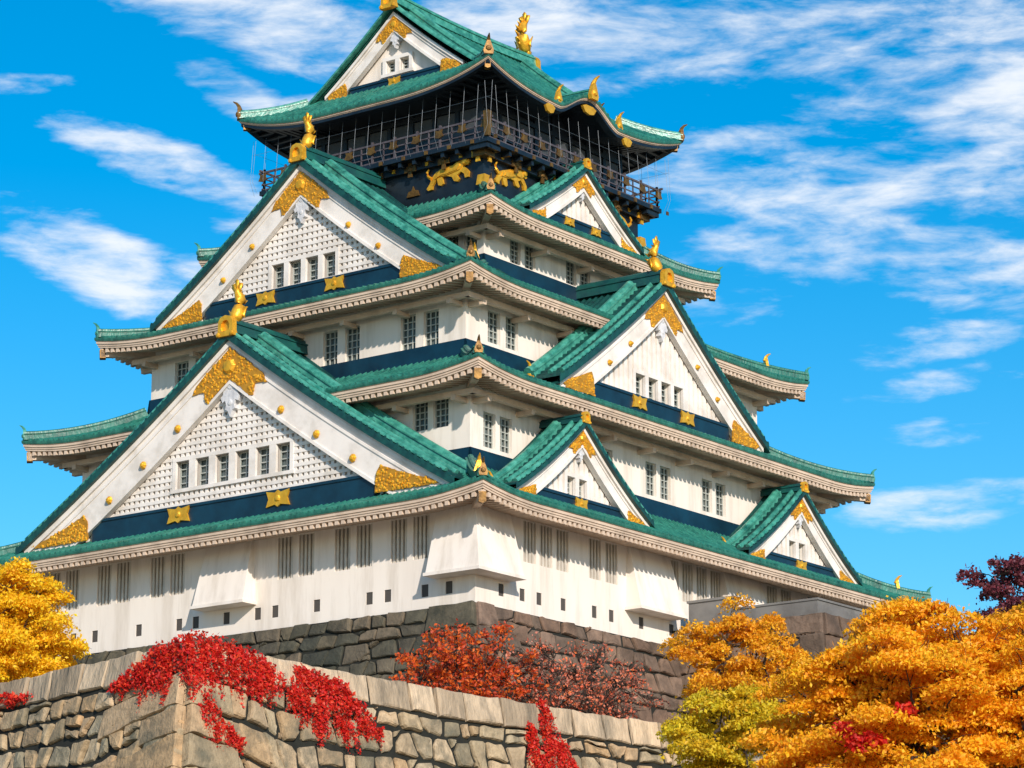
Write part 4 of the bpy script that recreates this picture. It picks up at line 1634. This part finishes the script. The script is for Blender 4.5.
def tree(name, label, cat, base, fork, crown_c, crown_r, nclump, clump, nleaf, lsize, mat, trunk_r, seed, group=None, nlimb=7, shell=.55, lowcut=-.5, flat=.32, extra=None, wisp=0):
    """a tapered trunk, limbs reaching every leaf clump, and a crown of flattened sprays of small leaves"""
    rnd = random.Random(seed)
    root = empty(name, base)
    tag(root, label, cat, group)
    base, fork, cc = Vector(base), Vector(fork), Vector(crown_c)
    tm = MB()
    limb(tm, base, fork, trunk_r, trunk_r * .62, rnd, .05, 8)
    cen = []
    tries = 0
    while len(cen) < nclump and tries < nclump * 60:
        tries += 1
        d = Vector((rnd.gauss(0, 1), rnd.gauss(0, 1), rnd.gauss(0, 1))).normalized()
        if d.z < lowcut:
            continue
        k = rnd.uniform(shell, 1.0) ** .8
        c = cc + Vector((d.x * crown_r[0], d.y * crown_r[1], d.z * crown_r[2])) * k
        if any((c - q).length < clump * .62 for q in cen):
            continue
        cen.append(c)
    mains = []
    for i in range(nlimb):
        ang = 2 * math.pi * (i + rnd.uniform(-.3, .3)) / nlimb
        e = cc + Vector((math.cos(ang) * crown_r[0] * .5, math.sin(ang) * crown_r[1] * .5, rnd.uniform(-.25, .45) * crown_r[2]))
        mains.append(limb(tm, fork, e, trunk_r * .5, trunk_r * .22, rnd, .2, 6, .05))
    nodes = [p for m in mains for p in m[2:]]
    lm = MB()
    for c in cen:
        near = min(nodes, key=lambda p: (p - c).length + (0 if p.z < c.z else .6))
        limb(lm, near, c - Vector((0, 0, clump * .12)), trunk_r * .16 + .012, .012, rnd, .2, 4, -.03)
        for _ in range(3 + wisp):
            q = c + Vector((rnd.gauss(0, 1), rnd.gauss(0, 1), rnd.gauss(0, .5))) * clump * .6
            limb(lm, c.lerp(near, rnd.uniform(.1, .5)), q, .018, .006, rnd, .25, 3)
    cr = MB()
    for c in cen:
        r = clump * rnd.uniform(.75, 1.25)
        tilt = Vector((rnd.uniform(-.25, .25), rnd.uniform(-.25, .25)))
        for _ in range(int(nleaf * rnd.uniform(.7, 1.2))):
            a = rnd.uniform(0, 2 * math.pi)
            q = math.sqrt(rnd.random()) * r
            if rnd.random() < .22:
                q *= rnd.uniform(1.0, 1.45)
            dx, dy = math.cos(a) * q, math.sin(a) * q
            dz = rnd.gauss(0, flat * .5) * r * (1.1 - .5 * min(1, q / r)) - .28 * q * q / r + tilt.x * dx + tilt.y * dy
            leaf_quad(cr, c + Vector((dx, dy, dz)), lsize, rnd)
    child(tm, 'trunk', M['bark'], root)
    child(lm, 'limbs', M['bark'], root)
    crown = child(cr, 'crown', M[mat], root)
    if extra:
        extra(root, rnd)
    return root


def red_sprig(root, rnd):
    mb = MB()
    for c in ((-49.4, -53.3, -6.3), (-49.1, -53.7, -6.25), (-49.6, -53.0, -5.9), (-48.9, -54.6, -5.5)):
        for _ in range(220):
            leaf_quad(mb, Vector(c) + Vector((rnd.gauss(0, .17), rnd.gauss(0, .17), rnd.gauss(0, .12))), .10, rnd)
    o = child(mb, 'red_sprig', M['leaf_red'], root)
    o['label'] = 'scarlet leaf spray inside the orange crown'


tree('orange_tree', 'largest tree, with a wide domed orange crown, in front of the stone wall', 'tree',
     (-45.0, -52.9, -21), (-45.0, -52.9, -7.0), (-44.2, -53.6, -6.35), (5.6, 5.6, 5.1), 230, 1.0, 1250, .074, 'leaf_orange', .34, 5, nlimb=9, shell=.4, lowcut=-.40, flat=.26, extra=red_sprig)
tree('yellow_green_tree', 'small yellow green tree with layered sprays beside the big orange tree, before the stone wall', 'tree',
     (-40.2, -43.8, -21), (-40.4, -43.8, -7.5), (-40.4, -43.5, -5.2), (2.3, 2.3, 2.7), 48, .8, 900, .075, 'leaf_green', .17, 8, shell=.2, lowcut=-.9)
tree('amber_tree', 'loose amber yellow tree on the terrace in front of the brown stone platform', 'tree',
     (-17.6, -28.6, -.6), (-17.8, -28.6, 1.0), (-17.6, -28.6, 2.5), (2.9, 2.9, 2.7), 64, .58, 420, .08, 'leaf_amber', .14, 13, shell=.25, lowcut=-.8, flat=.5)
tree('yellow_tree', 'bright golden yellow tree rising behind the left end of the stone wall', 'tree',
     (-41.4, -9.0, -.5), (-41.4, -9.0, 1.0), (-41.4, -9.0, 2.3), (3.1, 3.1, 3.2), 130, .72, 760, .074, 'leaf_yellow', .16, 17, shell=.35, lowcut=-.75, flat=.5)
tree('red_maple', 'sparse vermilion maple with thin branches behind the coping, before the mossy rampart corner', 'tree',
     (-26.9, -21.2, -.45), (-26.9, -21.2, .3), (-26.3, -21.0, 1.2), (4.6, 2.6, 2.7), 130, .42, 66, .09, 'leaf_rust', .09, 23, shell=.1, lowcut=-.5, flat=.8, wisp=6)
tree('bare_maple', 'nearly leafless reddish brown tree of fine twigs in front of the brown keep base', 'tree',
     (-20.2, -21.6, -.45), (-20.2, -21.6, .4), (-19.2, -21.4, 1.2), (5.4, 2.6, 2.9), 135, .5, 50, .075, 'leaf_brown', .08, 29, shell=.2, lowcut=-.6, flat=.8, wisp=12)
tree('purple_tree', 'dark purple red tree peeping over the orange crown at the right edge', 'tree',
     (4.2, -31.0, -.45), (4.2, -31.0, 5.0), (4.2, -31.0, 8.0), (3.2, 3.2, 2.7), 60, .6, 260, .10, 'leaf_purple', .16, 31, shell=.3, lowcut=-.6, flat=.5, wisp=4)
tree('golden_tree', 'second orange yellow crown rising behind the big orange tree at the right edge', 'tree',
     (-24.0, -47.0, -21), (-24.0, -47.0, -2.6), (-24.0, -47.0, .9), (2.6, 2.6, 2.6), 50, .8, 520, .09, 'leaf_amber', .2, 37, shell=.3, lowcut=-.6)


def creeper(name, label, cat, spots, S, mat, seed, hang=1.0, dens=470, root_uv=None, group=None):
    """wall creeper: stems over the face and leaves held a hand's breadth off it; spots are (u, v, ru, rv)"""
    rnd = random.Random(seed)
    root = empty(name, S(spots[0][0], spots[0][1], 0))
    tag(root, label, cat, group)
    st, lf = MB(), MB()
    for (u, v, ru, rv) in spots:
        n = int(dens * .38 * ru * rv) + 12
        for _ in range(n):
            a, q = rnd.uniform(0, 2 * math.pi), math.sqrt(rnd.random())
            uu, vv = u + math.cos(a) * q * ru, v + math.sin(a) * q * rv
            leaf_quad(lf, S(uu, vv, rnd.uniform(.08, .34)), rnd.uniform(.055, .095), rnd, .0)
        # hanging strands, each dressed with leaves
        for _ in range(int(7 + 17 * ru)):
            t = rnd.uniform(-1, 1)
            p0 = (u + t * ru, v - rv * math.sqrt(1 - t * t) * rnd.uniform(.5, 1.0))
            ln = rv * rnd.uniform(.7, 2.1)
            dr = rnd.uniform(-.25, .35)
            m = 5
            pts = [(p0[0] + dr * ln * k / m + rnd.uniform(-.07, .07), p0[1] + ln * k / m, .10 + .22 * math.sin(math.pi * k / m) * rnd.uniform(.4, 1.1)) for k in range(m + 1)]
            st.tube([S(*q) for q in pts], [.018 - .0025 * k for k in range(m + 1)], 5)
            for _ in range(int(dens * .075 * ln) + 6):
                f = rnd.random() ** .8 * m
                k = min(int(f), m - 1)
                w = f - k
                q = [pts[k][c] * (1 - w) + pts[k + 1][c] * w for c in range(3)]
                leaf_quad(lf, S(q[0] + rnd.gauss(0, .07), q[1] + rnd.gauss(0, .06), q[2] + rnd.uniform(-.03, .12)), rnd.uniform(.05, .10) * (1.1 - .08 * f), rnd, .0)
    child(st, 'stems', M['bark'], root)
    child(lf, 'leaves', M[mat], root)
    return root


creeper('red_creeper', 'broad scarlet creeper spilling over the corner of the stone wall', 'creeper',
        [(.4, .3, 1.0, .75), (1.6, .45, 1.2, .9), (2.9, .75, 1.2, 1.0), (3.9, 1.0, .7, .8), (.2, 1.3, .8, .7), (.3, 2.6, .5, .8), (.9, 3.3, .6, .5), (1.5, 3.6, .35, .35)], SR, 'leaf_red', 3)
creeper('red_creeper', 'scarlet creeper sprays hanging on the left face just before the wall corner', 'creeper',
        [(LL - .3, .5, .8, .8), (LL - 1.5, .6, 1.0, .75), (LL - 2.7, .95, .9, .5), (LL - 1.0, 1.5, .9, .6), (LL - 3.6, 1.2, .5, .2)], SL, 'leaf_red', 4)
creeper('red_creeper', 'arching crimson creeper on the right face, beyond a bare gap from the corner patch', 'creeper',
        [(5.7, .6, .5, .5), (5.3, 1.6, .6, .9), (6.6, .75, .8, .55), (7.6, 1.0, .9, .6), (8.5, 1.6, .8, .5), (6.9, 2.0, .7, .9), (9.2, 2.3, .7, .4), (7.9, 2.4, .35, .5)], SR, 'leaf_red', 5)
S34, L34 = wall_frame(WALL[3], WALL[4], 0, BAT)
creeper('red_creeper', 'upright flame shaped scarlet creeper climbing the wall below the red maple', 'creeper',
        [(4.6, .5, .22, .9), (4.6, 1.9, .42, 1.0), (3.6, 1.6, .22, .8), (3.7, 2.8, .4, .9), (5.3, 2.0, .28, .8), (5.7, 2.9, .4, .9), (4.7, 3.5, 1.3, .9)], S34, 'leaf_red', 6)
creeper('red_creeper', 'thin crimson creeper at the left edge below the yellow tree', 'creeper',
        [(1.0, .8, .9, .3), (2.4, .95, .9, .16), (-.4, .8, .7, .3), (.6, 1.6, .25, .5)], SL, 'leaf_red', 7, dens=300)
